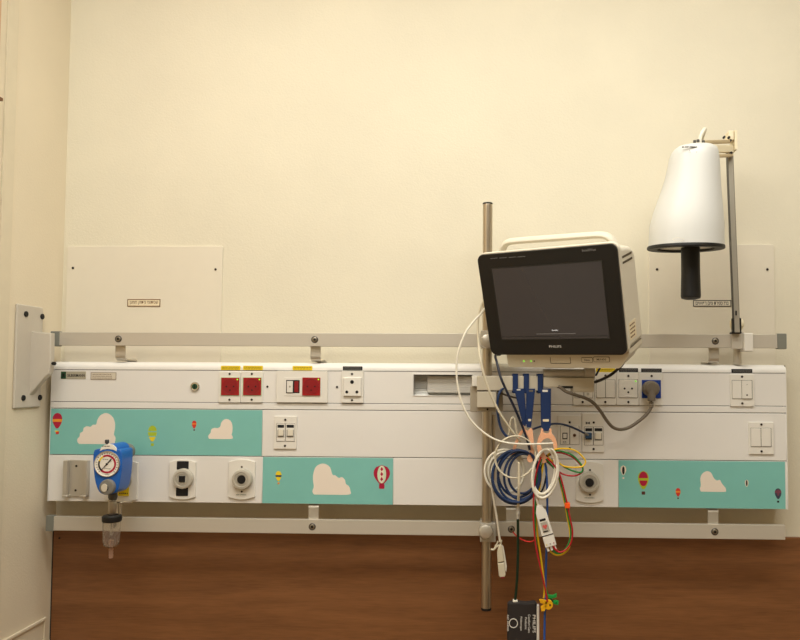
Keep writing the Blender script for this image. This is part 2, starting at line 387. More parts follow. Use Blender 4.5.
# every socket needs: its insert, its well, three pin holes, a light
def israeli(px0, py0, px1, py1, parent, m, mw, led=True, holes='hole'):
    cx, cy, w = (px0+px1)/2, (py0+py1)/2, px1-px0
    ins('socket_insert', px0, py0, px1, py1, m, parent, -.0055, -.003)
    x, z = fp(cx, cy, YP-.0055); R = .0021*w*.47
    MB().lathe([(R, .0053), (R, .0058), (R*.93, .0060), (R*.9, .0056)], (x, YP, z), '-y', 32).build('socket_well', mw, parent)
    h = MB()
    for dx, dy in ((-.2, .0), (.2, .0), (0, .2)):
        x, z = fp(cx+dx*w, cy+dy*w, YP-.0055); h.cyl((x, YP-.0062, z), (x, YP-.005, z), .0022 if m == 'plate' else .0018, n=12)
    h.build('pin_hole', holes, parent)
    if led: disc('indicator_light', px1-1.8, py0+1.8, .0014, 'led', parent, -.0065, -.005, 12)
for k, (x0, x1, ix0, ix1, sx) in enumerate(((218.5, 240.4, 221, 239.1, 229.7), (240.6, 262.8, 243, 261.1, 251.9))):
    o = plate('socket_outlet', x0, 371.6, x1, 402.6, label='red socket outlet in a white plate, %s of the pair under yellow labels' % ('left' if k == 0 else 'right'))
    ins('socket_surround', ix0-.8, 376.9, ix1+.8, 396, 'mint', o, -.0045, -.003)
    israeli(ix0, 377.7, ix1, 395.3, o, 'redsock', 'dred')
    screw(sx, 373.9, o, YP-.0035); screw(sx-.2, 399.7, o, YP-.0035)
label_strip(221, 365.8, 240.4, 370, 'ylab', 3); label_strip(243.2, 365.8, 262.8, 370, 'ylab', 4)
screw(267.5, 386.7, U); screw(337, 387, U)
o = plate('socket_outlet', 276.3, 371, 327.4, 402.6, .005, label='wide white plate holding a breaker and a red socket')
ins('socket_surround', 284, 377.4, 320.5, 396, 'plate', o, -.0058, -.004)
b_ = ins('circuit_breaker', 286, 380, 299.6, 393.2, 'hole', o, -.0062, -.005)
ins('breaker_lever', 286.8, 381, 292.6, 392.4, 'plate', b_, -.0085, -.006); ins('breaker_window', 294.3, 381.2, 298.4, 392.2, 'dred', b_, -.0068, -.006)
disc('test_button', 289.8, 386.6, .0022, 'ringd', b_, -.0092, -.008, 14)
X = rect(302.2, 377.5, 320.2, 395.6, YP-.0075)
o2 = MB().box((X[0], YP-.0075, X[1]), (X[2], YP-.005, X[3]), .0004, 1).build('socket_insert', 'redsock', o)
x, z = fp(311.2, 386.5, YP-.0075); R = .0178
MB().lathe([(R, .0072), (R, .0078), (R*.93, .0081), (R*.9, .0076)], (x, YP, z), '-y', 32).build('socket_well', 'dred', o)
h = MB()
for dx, dy in ((-3.7, 0), (3.7, 0), (0, 3.7)):
    x, z = fp(311.2+dx, 386.5+dy, YP-.0075); h.cyl((x, YP-.0083, z), (x, YP-.007, z), .0017, n=12)
h.build('pin_hole', 'hole', o); disc('indicator_light', 318.4, 379.4, .0014, 'led', o, -.0085, -.007, 12)
label_strip(292.7, 366, 312.3, 370.2, 'ylab', 5)
o = plate('socket_outlet', 341.5, 371, 363.4, 402.8, .005, label='white socket with three large round holes')
ins('socket_insert', 343.4, 377.6, 361.1, 396.2, 'plate', o, -.0095, -.004, .001, .001)
h = MB()
for hx, hy, hr in ((352, 382, .0042), (346.8, 392, .0033), (356.9, 392, .0033)):
    x, z = fp(hx, hy, YP-.0095); h.cyl((x, YP-.0099, z), (x, YP-.009, z), hr, n=18)
h.build('pin_hole', 'hole', o); screw(352, 374, o, YP-.005); screw(352, 400.2, o, YP-.005)
label_strip(343, 366.4, 362.4, 370.3, 'blab', 6)
# right-hand bank
o = plate('socket_outlet', 573, 372, 594.3, 405, label='white outlet plate partly hidden by the monitor arm')
ins('module', 575, 380, 583.6, 397.8, 'plate', o); ins('module', 584.2, 380, 592.6, 397.8, 'plate', o, -.006, -.003); screw(582.6, 402, o, YP-.0035)
disc('button', 588, 394, .003, 'ringp', o, -.0075, -.006, 16)
m = ins('module_edge', 574.6, 379.6, 593, 398.2, 'dark', o, -.0038, -.003)
def switch_plate(x0, y0, x1, y1, tiles, scr, label, marks=False):
    o = plate('switch_plate', x0, y0, x1, y1, label=label)
    ins('module_edge', tiles[0][0]-.5, tiles[0][1]-.5, tiles[-1][2]+.5, tiles[-1][3]+.5, 'dark', o, -.0038, -.003)
    for i, tt in enumerate(tiles):
        w = ins('rocker', *tt, 'plate', o, -.0052-.0012*i*marks, -.003, .0006, .0005)
        if marks and i == 1:
            disc('mark', (tt[0]+tt[2])/2, tt[3]-3.5, .0018, 'dark', w, -.0068, -.006, 14); disc('mark', (tt[0]+tt[2])/2, tt[1]+4, .0008, 'dark', w, -.0068, -.006, 10)
    for s_ in scr: screw(*s_, o, YP-.0035)
switch_plate(594.6, 372.2, 616.4, 405, [(596.5, 380, 605.3, 397.6), (605.8, 380, 615, 397.6)], [(605.4, 375.6), (605.3, 402)], 'white plate with two blank modules under a yellow label')
label_strip(596, 368, 615.2, 372.2, 'ylab', 7)
o = plate('socket_outlet', 616.6, 372.3, 638.9, 405.2, label='white socket outlet beside the blue socket')
ins('module_edge', 618.6, 379.1, 637.9, 398, 'dark', o, -.0038, -.003)
israeli(619, 379.5, 637.5, 397.6, o, 'plate', 'plate'); screw(628.4, 375.9, o, YP-.0035); screw(628.4, 402, o, YP-.0035)
label_strip(619, 368.2, 638, 372.2, 'blab', 8)
o = plate('socket_outlet', 639.1, 372.5, 662.8, 405.4, label='blue socket outlet with the grey plug in it')
ins('socket_insert', 642, 380, 661, 398.2, 'bluesock', o, -.0055, -.003); screw(651.6, 376, o, YP-.0035); screw(651.6, 402.4, o, YP-.0035)
disc('indicator_light', 659, 382.2, .0012, 'bluec', o, -.0065, -.005, 12)
label_strip(641.2, 368.5, 661.6, 372.3, 'blab', 9)
switch_plate(730.3, 374.4, 754.4, 406.5, [(732.4, 380.6, 741.6, 398.6), (742.2, 380.6, 752, 398.6)], [(742, 376.7), (742.3, 403.3)], 'white light switch plate under a black label at the right end', True)
label_strip(731.5, 369, 752.2, 372.6, 'blab', 10)
switch_plate(749, 422.2, 774, 454.4, [(751.2, 428.4, 760.9, 446.5), (761.5, 428.4, 771, 446.5)], [(761.3, 424.5), (761.5, 451.3)], 'white blank double plate low at the right end')
# data sockets
def data_plate(x0, y0, x1, y1, mods, scr, label):
    o = plate('data_socket', x0, y0, x1, y1, label=label)
    for (a0, b0, a1, b1, kind) in mods:
        ins('module_edge', a0-.4, b0-.4, a1+.4, b1+.4, 'dark', o, -.0038, -.003)
        w = ins('module', a0, b0, a1, b1, 'plate', o, -.0048, -.003)
        if kind == 'jack':
            ins('port_label', a0+.8, b0+1.2, a1-.8, b0+4.2, 'blab', w, -.0052, -.0045); ins('port_frame', a0+.9, b0+6, a1-1, b0+13.4, 'greyp', w, -.0056, -.0045); ins('shutter', a0+1.5, b0+6.2, a1-1.6, b0+12.2, 'acry', w, -.008, -.005)
        elif kind == 'open':
            ins('port_label', a0+.8, b0+1.2, a1-.8, b0+4.2, 'blab', w, -.0052, -.0045); ins('port', a0+1, b0+6, a1-1, b0+12.6, 'hole', w, -.0052, -.0045)
        elif kind == 'key':
            ins('port', a0+1.8, b0+6.5, a1-1.8, b0+13, 'hole', w, -.0052, -.0045); ins('shutter', a0+2.6, b0+7.5, a1-2.6, b0+12, 'plate', w, -.0056, -.005)
            X = rect(a0+2, b0+14.6, a1-3, b0+17.2); scribble(X[0], X[1], X[2], X[3], YP-.0048, 2, 31).build('lettering', 'ink', w)
        elif kind == 'coax':
            disc('coax_port', (a0+a1)/2, (b0+b1)/2, .0036, 'brown', w, -.0068, -.0045, 18, .0004); disc('coax_pin', (a0+a1)/2, (b0+b1)/2, .0016, 'hole', w, -.0072, -.006, 12)
    for s_ in scr: screw(*s_, o, YP-.0035)
    return o
data_plate(274, 416.2, 296.6, 449, [(276.6, 423.6, 284.8, 441.2, 'jack'), (285.8, 423.6, 294.6, 441.2, 'jack')], [(285.3, 419.8), (285, 445.8)], 'white double data socket left of the middle of the unit')
data_plate(557.6, 415.5, 581.2, 452, [(560.6, 426.2, 569.3, 444.5, 'key'), (570.2, 426.2, 579, 444.5, 'coax')], [(569.7, 422.3), (569.7, 448.2)], 'white plate with a data port and an aerial socket')
o = data_plate(582, 413.5, 604.2, 452.4, [(584.6, 427, 593, 445, 'open'), (593.8, 427, 603, 445, 'jack')], [(593.7, 422.5), (593.6, 449)], 'white double data socket taking the blue network plug')
x, z = fp(587.8, 423, YP-.004); h = MB().prism([(x-.0045, z-.003), (x-.0008, z-.001), (x+.0012, z-.001), (x+.0045, z-.003), (x+.0045, z+.003), (x+.0012, z+.001), (x-.0008, z+.001), (x-.0045, z+.003)], YP-.004, YP-.003); h.build('arrow_mark', 'ink', o)
# key lock
x, z = fp(194.5, 386.5, YP-.004)
o = MB().lathe([(.0102, 0), (.0102, .003), (.0092, .0042), (.0078, .0042), (.0074, .003), (0.0001, .003)], (x, YP, z), '-y', 32).build('key_lock', 'chrome', U)
m = MB().cyl((x, YP-.0036, z), (x, YP-.002, z), .0062, n=20); m.build('key_barrel', 'gtag', o); MB().box((x-.0012, YP-.0042, z-.004), (x+.0012, YP-.003, z+.004)).build('keyhole', 'hole', o)
# maker's plate and rating plate
X0, Z0, X1, Z1 = rect(61, 371.4, 86, 379)
o = MB().box((X0, YP-.0008, Z0), (X1, YP+.0002, Z1), .0003, 1).build('name_plate', 'ttag', U)
a, b, c, d = rect(61.2, 371.7, 66.2, 378.6); MB().box((a, YP-.0011, b), (c, YP-.0006, d)).build('logo', 'gtag', o)
MB().prism([(a+.003, b+.004), (c-.003, b+.004), (c-.004, (b+d)/2), (c-.003, d-.004), (a+.003, d-.004), (a+.004, (b+d)/2)], YP-.0014, YP-.001).build('logo_mark', 'hole', o)
text_mb('SILBERMANN', fp(76.3, 375.4)[0], fp(76.3, 375.4)[1], .040, .0064, YP-.0008, bold=.008).build('lettering', 'ink', o)
X0, Z0, X1, Z1 = rect(91, 372.4, 116.4, 379.6)
o = MB().box((X0, YP-.0007, Z0), (X1, YP+.0002, Z1), .0003, 1).build('rating_plate', 'wtag', U)
m = MB(); e = .0008
m.box((X0, YP-.001, Z0), (X1, YP-.0006, Z0+e)); m.box((X0, YP-.001, Z1-e), (X1, YP-.0006, Z1)); m.box((X0, YP-.001, Z0), (X0+e, YP-.0006, Z1)); m.box((X1-e, YP-.001, Z0), (X1, YP-.0006, Z1))
m.build('border', 'brown', o); scribble(X0+.004, Z0+.002, X1-.01, Z1-.002, YP-.0007, 3, 12, .35).build('lettering', 'brown', o)
for k, (sx, sy) in enumerate(((745.5, 366.5), (786.2, 367))): pass

# teal film panels with clouds and balloons
YD = YP-.0005
def film(x0, x1, z0, z1, label):
    o = MB().box((x0, YD, z0), (x1, YP+.0002, z1)).build('cloud_panel', 'teal', U); o['label'] = label; return o
f1 = film(PX0+.0006, xa-.0006, Z_S4+.0012, Z_S3-.0012, 'teal film with two clouds and three balloons, upper left')
f2 = film(la+.001, lb-.0002, Z_BOT+.0006, Z_S4-.0012, 'teal film with one cloud and two balloons, lower centre')
f3 = film(lc+.001, PX1-.004, Z_BOT+.0006, Z_S4-.0012, 'teal film with one cloud and five balloons, lower right')
def pxpoly(o, name, m, pts, sc, ox, oy, lay=1):
    P = smooth([Vector((ox+a/sc, 0, oy+b/sc)) for a, b in pts]+[Vector((ox+pts[0][0]/sc, 0, oy+pts[0][1]/sc))], 4)[:-1]
    MB().prism([fp(v.x, v.z) for v in P], YD-.0002*lay, YD+.0001).build(name, m, o)
pxpoly(f1, 'cloud', 'cloud', [(315, 351), (302, 337), (300, 312), (318, 290), (322, 265), (345, 250), (350, 225), (375, 210), (405, 214), (425, 198), (450, 195), (460, 160), (482, 125), (520, 105), (555, 112), (585, 140), (600, 180), (601, 225), (593, 275), (605, 300), (601, 332), (585, 351), (450, 352)], 8, 40, 400)
pxpoly(f1, 'cloud', 'cloud', [(242, 191), (238, 177), (250, 160), (253, 145), (268, 137), (285, 138), (297, 130), (302, 112), (315, 97), (332, 94), (349, 104), (357, 125), (357, 155), (353, 170), (358, 180), (354, 191), (300, 192)], 4.925, 160, 400)
pxpoly(f2, 'cloud', 'cloud', [(240, 242), (233, 228), (239, 207), (236, 180), (237, 150), (248, 120), (270, 106), (292, 107), (312, 122), (322, 153), (335, 157), (350, 168), (365, 165), (378, 178), (382, 195), (395, 205), (402, 225), (397, 242), (320, 243)], 4.444, 260, 440)
pxpoly(f3, 'cloud', 'cloud', [(382, 217), (378, 204), (382, 190), (380, 160), (390, 140), (408, 131), (425, 138), (437, 160), (450, 170), (462, 168), (472, 185), (485, 200), (488, 212), (482, 218), (430, 218)], 4.21, 610, 440)
def balloon(o, cx, cy, w, h, bands, basket, bm, string=None):
    """bands: (from, to, material) as shares of the balloon's height, top first"""
    x, z = fp(cx, cy); k = .00223; W, H = w*k/2, h*k/2
    def prof(t):          # half width at height share t (0 top, 1 bottom)
        return W*math.sqrt(max(0, 1-((t-.42)/.42)**2)) if t < .42 else W*max(.22, math.cos((t-.42)/.58*1.35))
    for i, (t0, t1, mm) in enumerate(bands):
        n = 10; L = [t0+(t1-t0)*j/n for j in range(n+1)]
        pts = [(x-prof(t)-1e-5, z+H-2*H*t) for t in L]+[(x+prof(t)+1e-5, z+H-2*H*t) for t in reversed(L)]
        MB().prism(pts, YD-.00025, YD+.0001).build('balloon', mm, o)
    if basket:
        bx, bz = fp(cx, basket); b = max(.0016, W*.33)
        MB().prism(rrect(bx-b, bz-b*.9, bx+b, bz+b*.9, b*.35, 2), YD-.00025, YD+.0001).build('balloon_basket', bm, o)
balloon(f1, 57.5, 420.6, 10, 15.6, [(0, .4, 'crim'), (.4, .58, 'orange'), (.58, 1, 'crim')], 432.6, 'red')
x, z = fp(56.8, 431.2); MB().box((x-.004, YD-.0003, z-.001), (x+.004, YD, z+.0012)).build('balloon_basket', 'yel', f1)
balloon(f1, 152.5, 433.4, 9, 16, [(0, .35, 'lime'), (.35, .42, 'teal'), (.42, .66, 'lime'), (.66, .72, 'teal'), (.72, 1, 'yel')], 444.6, 'lime')
balloon(f1, 194.3, 424.5, 4.6, 8, [(0, .35, 'red'), (.35, .5, 'orange'), (.5, 1, 'red')], 430, 'choc')
balloon(f2, 278.6, 476, 6, 10, [(0, .4, 'yel'), (.4, .6, 'slate'), (.6, 1, 'yel')], 483.2, 'orange')
balloon(f2, 381.8, 474.6, 16.4, 19, [(0, 1, 'crim')], 486.3, 'crim')
x, z = fp(381.8, 474.4)
MB().prism(ell(x, z, .0098, .0195), YD-.0004, YD).build('balloon', 'mint', f2); MB().prism(ell(x, z, .0042, .0195), YD-.00055, YD).build('balloon', 'pale', f2)
m = MB()
for dz in (.0115, .0005, -.0105): m.prism([(x, z+dz+.0055), (x-.0033, z+dz), (x, z+dz-.0045), (x+.0033, z+dz)], YD-.0007, YD)
m.build('balloon', 'crim', f2)
balloon(f3, 623.3, 470.2, 5.6, 9.6, [(0, 1, 'pale')], 478, 'pale'); x, z = fp(623.3, 470.4); MB().prism(ell(x, z, .0028, .009), YD-.0004, YD).build('balloon', 'ink', f3)
balloon(f3, 643.3, 479.8, 10.6, 18, [(0, 1, 'lime')], 493, 'choc'); x, z = fp(643.3, 478.8)
MB().prism([(x+.0098*math.cos(a), z+.0015+.0145*math.sin(a)) for a in [PI*i/14 for i in range(15)]], YD-.0004, YD).build('balloon', 'crim', f3); MB().prism([(x+.0085*math.cos(a), z-.0035-.0125*math.sin(a)) for a in [PI*i/14 for i in range(15)]], YD-.0004, YD).build('balloon', 'crim', f3)
balloon(f3, 678, 492.2, 4.8, 8.2, [(0, .35, 'red'), (.35, .55, 'orange'), (.55, 1, 'red')], 498.2, 'choc')
balloon(f3, 746.6, 483.2, 3.4, 7, [(0, 1, 'pale')], None, 'ink'); x, z = fp(746.6, 483); MB().prism(ell(x, z, .0018, .0066), YD-.0004, YD).build('balloon', 'ink', f3)
balloon(f3, 778, 493.6, 6.4, 10.4, [(0, .2, 'slate'), (.2, .45, 'plum'), (.45, 1, 'slate')], 501.6, 'ink'); x, z = fp(778, 492.6); MB().prism(ell(x, z, .0022, .007), YD-.0004, YD).build('balloon', 'plum', f3)

# gas outlets
def gas(cx, cy, x0, x1, y0, y1, style, label):
    X0, Z0, X1, Z1 = rect(x0, y0, x1, y1, YP-.0045); n = 12; arc = .006
    top = [(X1-(X1-X0)*i/n, Z1-arc*(2*i/n-1)**2) for i in range(n+1)]; bot = [(X0+(X1-X0)*i/n, Z0+arc*(2*i/n-1)**2) for i in range(n+1)]
    o = MB().prism(top+bot, YP-.0045, YP+.0003, .0012).build('gas_outlet', 'plate', U); o['label'] = label
    x, z = fp(cx, cy, YP-.015); R = .0225
    MB().lathe([(R, .005), (R, .012), (R*.93, .0155), (R*.72, .0165), (R*.68, .0145)], (x, YP, z), '-y', 40).build('outlet_ring', 'ringp', o)
    MB().lathe([(R*.69, .010), (R*.69, .015), (R*.5, .0158), (R*.44, .012)], (x, YP, z), '-y', 36).build('inner_ring', 'ringd', o)
    if style == 'sq':
        MB().box((x-.0068, YP-.0168, z-.0068), (x+.0068, YP-.011, z+.0068), .0004, 1).build('outlet_bore', 'hole', o)
        for a, b, c, d in ((cx-5.2, y0+1.6, cx+6.6, cy-9.3), (cx-6, cy+8.6, cx+6, y1-3.6)):
            A = rect(a, b, c, d, YP-.005); w = MB().prism(rrect(*A, .0015, 2), YP-.0052, YP-.004).build('outlet_label', 'blab', o)
            w['label'] = 'black label'; 
    else:
        MB().cyl((x, YP-.0162, z), (x, YP-.011, z), .0092, n=24).build('outlet_bore', 'hole', o)
        for sy in (-12.6, 12): screw(cx+.4, cy+sy, o, YP-.0045, .0021)
        A = rect(cx-5, cy+14.6, cx+5, cy+15.9, YP-.0045); scribble(*A, YP-.0045, 1, 44).build('lettering', 'gtag', o)
    return o
gas(182, 479, 169, 195.4, 459.6, 499.6, 'sq', 'square-keyed gas outlet with black labels')
gas(241.4, 479.5, 228.2, 254.8, 459.4, 499.6, 'rd', 'round gas outlet next to the lower centre teal panel')
gas(589.6, 482.6, 576, 603.5, 461.6, 503, 'rd', 'round gas outlet left of the lower right teal panel')
g0 = gas(120, 480, 104.5, 137.2, 460, 502, 'rd', 'gas outlet behind the blue regulator')
A = rect(119.5, 487, 130.2, 495.4); w = MB().box((A[0], YP-.0068, A[1]), (A[2], YP-.005, A[3])).build('outlet_label', 'ylab', g0); scribble(A[0]+.002, A[1]+.003, A[2]-.002, A[1]+.008, YP-.0068, 1, 5).build('lettering', 'ink', g0)
# grey slide bracket
X0, Z0, X1, Z1 = rect(64.4, 460.2, 88.2, 497, YP-.007)
k = .00223
o = MB().box((X0, YP-.004, Z0), (X1, YP, Z1), .001, 1).build('slide_bracket', 'alub', U); o['label'] = 'grey metal slide bracket beside the blue regulator'
MB().box((X0, YP-.014, Z0), (X0+4.6*k, YP-.004, Z1), .0015, 2).build('flange', 'alub', o); MB().box((X1-3*k, YP-.014, Z0), (X1, YP-.004, Z1), .0015, 2).build('flange', 'alub', o)
MB().box((X0, YP-.015, Z0), (X0+5.2*k, YP-.004, Z0+.005), .001, 1).build('stop', 'alub', o); MB().box((X1-6*k, YP-.015, Z0), (X1, YP-.004, Z0+.005), .001, 1).build('stop', 'alub', o)
screw(76.4, 466, o, YP-.004); screw(75.6, 490.3, o, YP-.004)
for sx, sy in ((786.3, 366.8),): 
    x, z = fp(sx, sy); MB().box((PX1+.0015, YP+.01, z-.001), (PX1+.004, YP+.013, z+.003)).build('latch', 'dark', U)

# ------------------------------------------------------------------ equipment rails
YR0, YR1 = -.070, -.060
def rail(label, z0, z1, x0, x1, caps, brs, down):
    o = thing('equipment_rail', ((x0+x1)/2, YR1, z0), label, 'rail', 'equipment rails of the bed-head unit')
    MB().box((x0, YR0, z0), (x1, YR1, z1), .0012, 2).build('rail_bar', 'alu', o)
    for c0, c1 in caps: MB().box((c0, YR0-.002, z0-.002), (c1, YR1+.002, z1+.002), .002, 2).build('end_cap', 'cap', o)
    for px, spx, zf in brs:
        xc = at(px, 338 if not down else 528, YR0).x; w = .0112; zm = (z0+z1)/2
        th = .0035; zs = zf
        if not down:    # strap drops from the rail and turns back onto the unit's top
            path = [(YR1+th/2, z1-.004), (YR1+th/2, zs+.014), (YR1+th/2+.002, zs+.006), (YR1+.009, zs+th/2+.0005), (YR1+.016, zs+th/2), (-.012, zs+th/2)]
            path = [(YR1+.0018, z1-.004), (YR1+.001, zs+.02), (YR1+.001, zs+.013), (YR1+.0035, zs+.008), (YR1+.009, zs+.0052), (YR1+.016, zs+.0045), (-.001, zs+.0045)]
        else:
            path = [(YR1+.0018, z0+.004), (YR1+.0018, zs-.016), (YR1+.0018, zs-.008), (YR1+.006, zs-.003), (YR1+.014, zs-th/2), (-.008, zs-th/2)]
        P = smooth([Vector((0, a, b)) for a, b in path], 6); rings = []
        for i, v in enumerate(P):
            d = (P[min(i+1, len(P)-1)]-P[max(i-1, 0)]).normalized(); nn = Vector((0, -d.z, d.y))*th/2
            rings.append([Vector((xc-w, *(v-nn)[1:])), Vector((xc+w, *(v-nn)[1:])), Vector((xc+w, *(v+nn)[1:])), Vector((xc-w, *(v+nn)[1:]))])
        b_ = MB().loft(rings).build('bracket', 'alub', o)
        q = at(px, spx, YR0)
        MB().lathe([(.0078, -.001), (.0078, .0004), (.0070, .0009), (.0062, .0004)], (xc, YR0, zm), '-y', 28).build('screw_recess', 'greyd', o)
        MB().lathe([(.0058, -.001), (.0058, .0010), (.0046, .0018), (.0001, .0018)], (xc, YR0, zm), '-y', 26).build('screw', 'screwm', o)
        MB().cyl((xc, YR0-.0022, zm), (xc, YR0, zm), .0028, n=6).build('screw_socket', 'hole', o)
    return o
zt1 = at(400, 333.2, YR0).z; zt0 = at(400, 346.7, YR0).z
zb1 = at(400, 520.6, YR0).z; zb0 = at(400, 535.0, YR0).z
rail('upper silver rail running above the white bed-head unit', zt0, zt1, at(53, 338, YR0).x, at(785, 341, YR0).x, [(at(50.5, 338, YR0).x, at(59.5, 338, YR0).x), (at(777.3, 341, YR0).x, at(786.6, 341, YR0).x)],
     [(118.4, 338.6, Z_TOP), (314.7, 339.4, Z_TOP), (520, 340, Z_TOP), (715.3, 341.4, Z_TOP)], False)
rail('lower silver rail running below the white bed-head unit', zb0, zb1, at(47, 525, YR0).x, at(785.4, 530, YR0).x, [(at(46, 525, YR0).x, at(53.6, 525, YR0).x)],
     [(113.5, 523, Z_BOT), (312.2, 525.2, Z_BOT), (511.4, 528, Z_BOT), (714.8, 531.4, Z_BOT)], True)

# ------------------------------------------------------------------ wall bracket on the left wall
T = thing('wall_bracket', (XL, -.115, at_x(30, 405, XL).z), 'grey screwed-on bracket on the left wall at the upper rail end', 'bracket')
XB = XL+.006; a, b, c, d = at_x(17.4, 303.5, XB), at_x(44, 307.5, XB), at_x(40.5, 407, XB), at_x(14.5, 408.8, XB)
y0, y1, z0, z1 = (a.y+d.y)/2, (b.y+c.y)/2, (c.z+d.z)/2, (a.z+b.z)/2
MB().box((XL, y0, z0), (XL+.006, y1, z1), .003, 3).build('mounting_plate', 'bracket', T)
for px, py in ((25.8, 314), (42, 316.6), (23.1, 397.9), (39.6, 397.5)):
    v = at_x(px, py, XL+.006); m = MB().cyl((XL+.004, v.y, v.z), (XL+.0085, v.y, v.z), .0062, n=18, bev=.0008); m.build('bolt', 'hole', T)
ya = at_x(30.5, 360, XL+.006).y
P = [at(px, py, ya+.016) for px, py in ((29, 331.8), (55.3, 333.4), (54.9, 366), (53.2, 374.2), (50.6, 376), (29.5, 396.5))]
P = [(v.x, v.z) for v in P]; P[0] = (XL+.003, P[0][1]); P[-1] = (XL+.003, P[-1][1])
MB().prism(P, ya, ya+.016, .003, 3, False).build('arm', 'bracket', T)
v = at(53.6, 363.5, ya); MB().cyl((v.x, ya-.002, v.z), (v.x, ya+.004, v.z), .004, n=14).build('bolt', 'hole', T)

# ------------------------------------------------------------------ wall plates behind
def wall_plate(x0, y0, x1, y1, scr, lab, label, lm, body, framem):
    Y = -.004; A = at(x0, (y0+y1)/2, Y).x, at((x0+x1)/2, y1, Y).z, at(x1, (y0+y1)/2, Y).x, at((x0+x1)/2, y0, Y).z
    o = thing('wall_plate', ((A[0]+A[2])/2, -.002, A[1]), label, 'wall plate')
    MB().prism(rrect(*A, .003, 3), Y, 0, .0012).build('sheet', 'acry', o)
    for px, py in scr:
        v = at(px, py, Y); MB().cyl((v.x, Y-.0015, v.z), (v.x, Y+.001, v.z), .0028, n=14, bev=.0004).build('screw', 'screw', o)
    v0, v1 = at(lab[0], lab[3], Y), at(lab[2], lab[1], Y)
    L = MB().box((v0.x, Y-.001, v0.z), (v1.x, Y, v1.z)).build('sign', lm, o)
    m = MB(); e = .0018; 
    for q in (((v0.x, v0.z), (v1.x, v0.z+e)), ((v0.x, v1.z-e), (v1.x, v1.z)), ((v0.x, v0.z), (v0.x+e, v1.z)), ((v1.x-e, v0.z), (v1.x, v1.z))):
        m.box((q[0][0], Y-.0013, q[0][1]), (q[1][0], Y-.0008, q[1][1]))
    m.build('border', framem, L)
    tm = text_mb(body, (v0.x+v1.x)/2, (v0.z+v1.z)/2, (v1.x-v0.x)*.86, (v1.z-v0.z)*.5, Y-.001)
    if tm: tm.build('lettering', framem, L)
    return o
heb = lambda s: s[::-1]
wall_plate(65.3, 246, 221.4, 385, [(73, 268), (215.6, 269.4)], (127.5, 299.2, 160.6, 306.5), 'white wall plate with a small brown-framed sign above the left end of the rail', 'paper', heb('שסתומי ניתוק חמצן'), 'brown')
wall_plate(649, 244.4, 775, 385, [(657, 269.4), (767.3, 269.5)], (693, 300.2, 731, 306.6), 'white wall plate with a small black-framed sign behind the lamp', 'acry', heb('ברז סגירת גזים רפואיים'), 'ink')

# ------------------------------------------------------------------ mounting pole with its clamps
YK = -.094
T = thing('mounting_pole', (at(486, 610, YK).x, YK, at(486, 610, YK).z), 'vertical brushed steel pole clamped in front of both rails', 'pole')
p0, p1 = at(486.1, 610, YK), at(487.8, 203, YK)
xm = (p0.x+p1.x)/2; RP = .0108
MB().lathe([(RP*.93, p0.z+.004), (RP, p0.z+.006), (RP, p1.z-.006), (RP*.96, p1.z-.003)], (xm, YK, 0), 'z', 28).build('tube', 'steel', T)
MB().cyl((xm, YK, p1.z-.004), (xm, YK, p1.z), RP*1.03, n=28, bev=.0012).build('top_cap', 'blackp', T)
MB().cyl((xm, YK, p0.z), (xm, YK, p0.z+.006), RP*1.02, n=28, bev=.0012).build('bottom_cap', 'blackp', T)
MB().cyl((xm+.0146, YK+.008, zb1+.005), (xm+.015, YK+.006, at(490, 415, YK).z), .0035, n=14).build('side_rod', 'steel', T)  # thin steel upright drawn along the right of the pole
for px, py, z0, z1 in ((487.3, 341, zt0, zt1), (485.9, 532.3, zb0, zb1)):
    v = at(px, py, YK-.034)
    m = MB().box((xm-.014, YK-.016, z0-.004), (xm+.02, YR0-.0005, z1+.004), .002); m.box((xm-.014, YR0-.002, z1+.0005), (xm+.02, YR1+.006, z1+.004)); m.box((xm-.014, YR0-.002, z0-.004), (xm+.02, YR1+.006, z0-.0005)); m.build('rail_clamp', 'armg', T)
    MB().lathe([(.006, -.016), (.006, .0), (.0145, .002), (.0158, .006), (.0158, .012), (.014, .0155), (.010, .0175), (.0001, .018)], (v.x, YK-.016, v.z), '-y', 32).build('clamp_knob', 'alub', T)

# ------------------------------------------------------------------ monitor arm on the pole
YA0, YA1 = -.168, -.135
T = thing('monitor_mount', (at(486, 408, YA0).x, -.13, at(486, 408, YA0).z), 'cream steel support arm on the pole under the patient monitor', 'monitor mount')
def bx(x0, y0, x1, y1, Ya, Yb, name, m, bev=.0015):
    A = rect(x0, y0, x1, y1, Ya); return MB().box((A[0], Ya, A[1]), (A[2], Yb, A[3]), bev, 2).build(name, m, T)
bx(477, 376, 543.4, 390.6, YA0, YA1, 'crossbar', 'armp')
bx(543.4, 377.6, 594.2, 387.2, YA0-.003, YA1, 'crossbar', 'armp')
bx(572.6, 386.8, 594, 392.2, YA0-.003, YA1, 'cable_cover', 'armp')
bx(559, 386, 573, 388.4, YA0-.0036, YA1-.002, 'cable_slot', 'hole', 0)
bx(477, 391.6, 496.4, 407.4, YA0+.001, -.106, 'pole_clamp', 'armp')
bx(477.4, 390.2, 496, 392, YA0+.004, -.106, 'clamp_gap', 'dark', 0)
bx(470.2, 386, 477.2, 412, YA0+.03, -.08, 'clamp_jaw', 'armd')
bx(472, 375.6, 478.4, 386.4, YA0+.022, -.1, 'clamp_plate', 'plate')
bx(477, 407, 497, 411.6, YA0+.03, -.106, 'clamp_foot', 'armd')
bx(496.6, 391, 503, 411.6, YA0+.045, -.1, 'clamp_jaw', 'armd')
v = at(487.5, 409.3, YA0+.03); MB().cyl((v.x, v.y-.002, v.z), (v.x, v.y+.002, v.z), .0022, n=12).build('bolt', 'hole', T)
a, b = at(543.6, 373.4, YA0-.004), at(586, 373.4, YA0-.004)
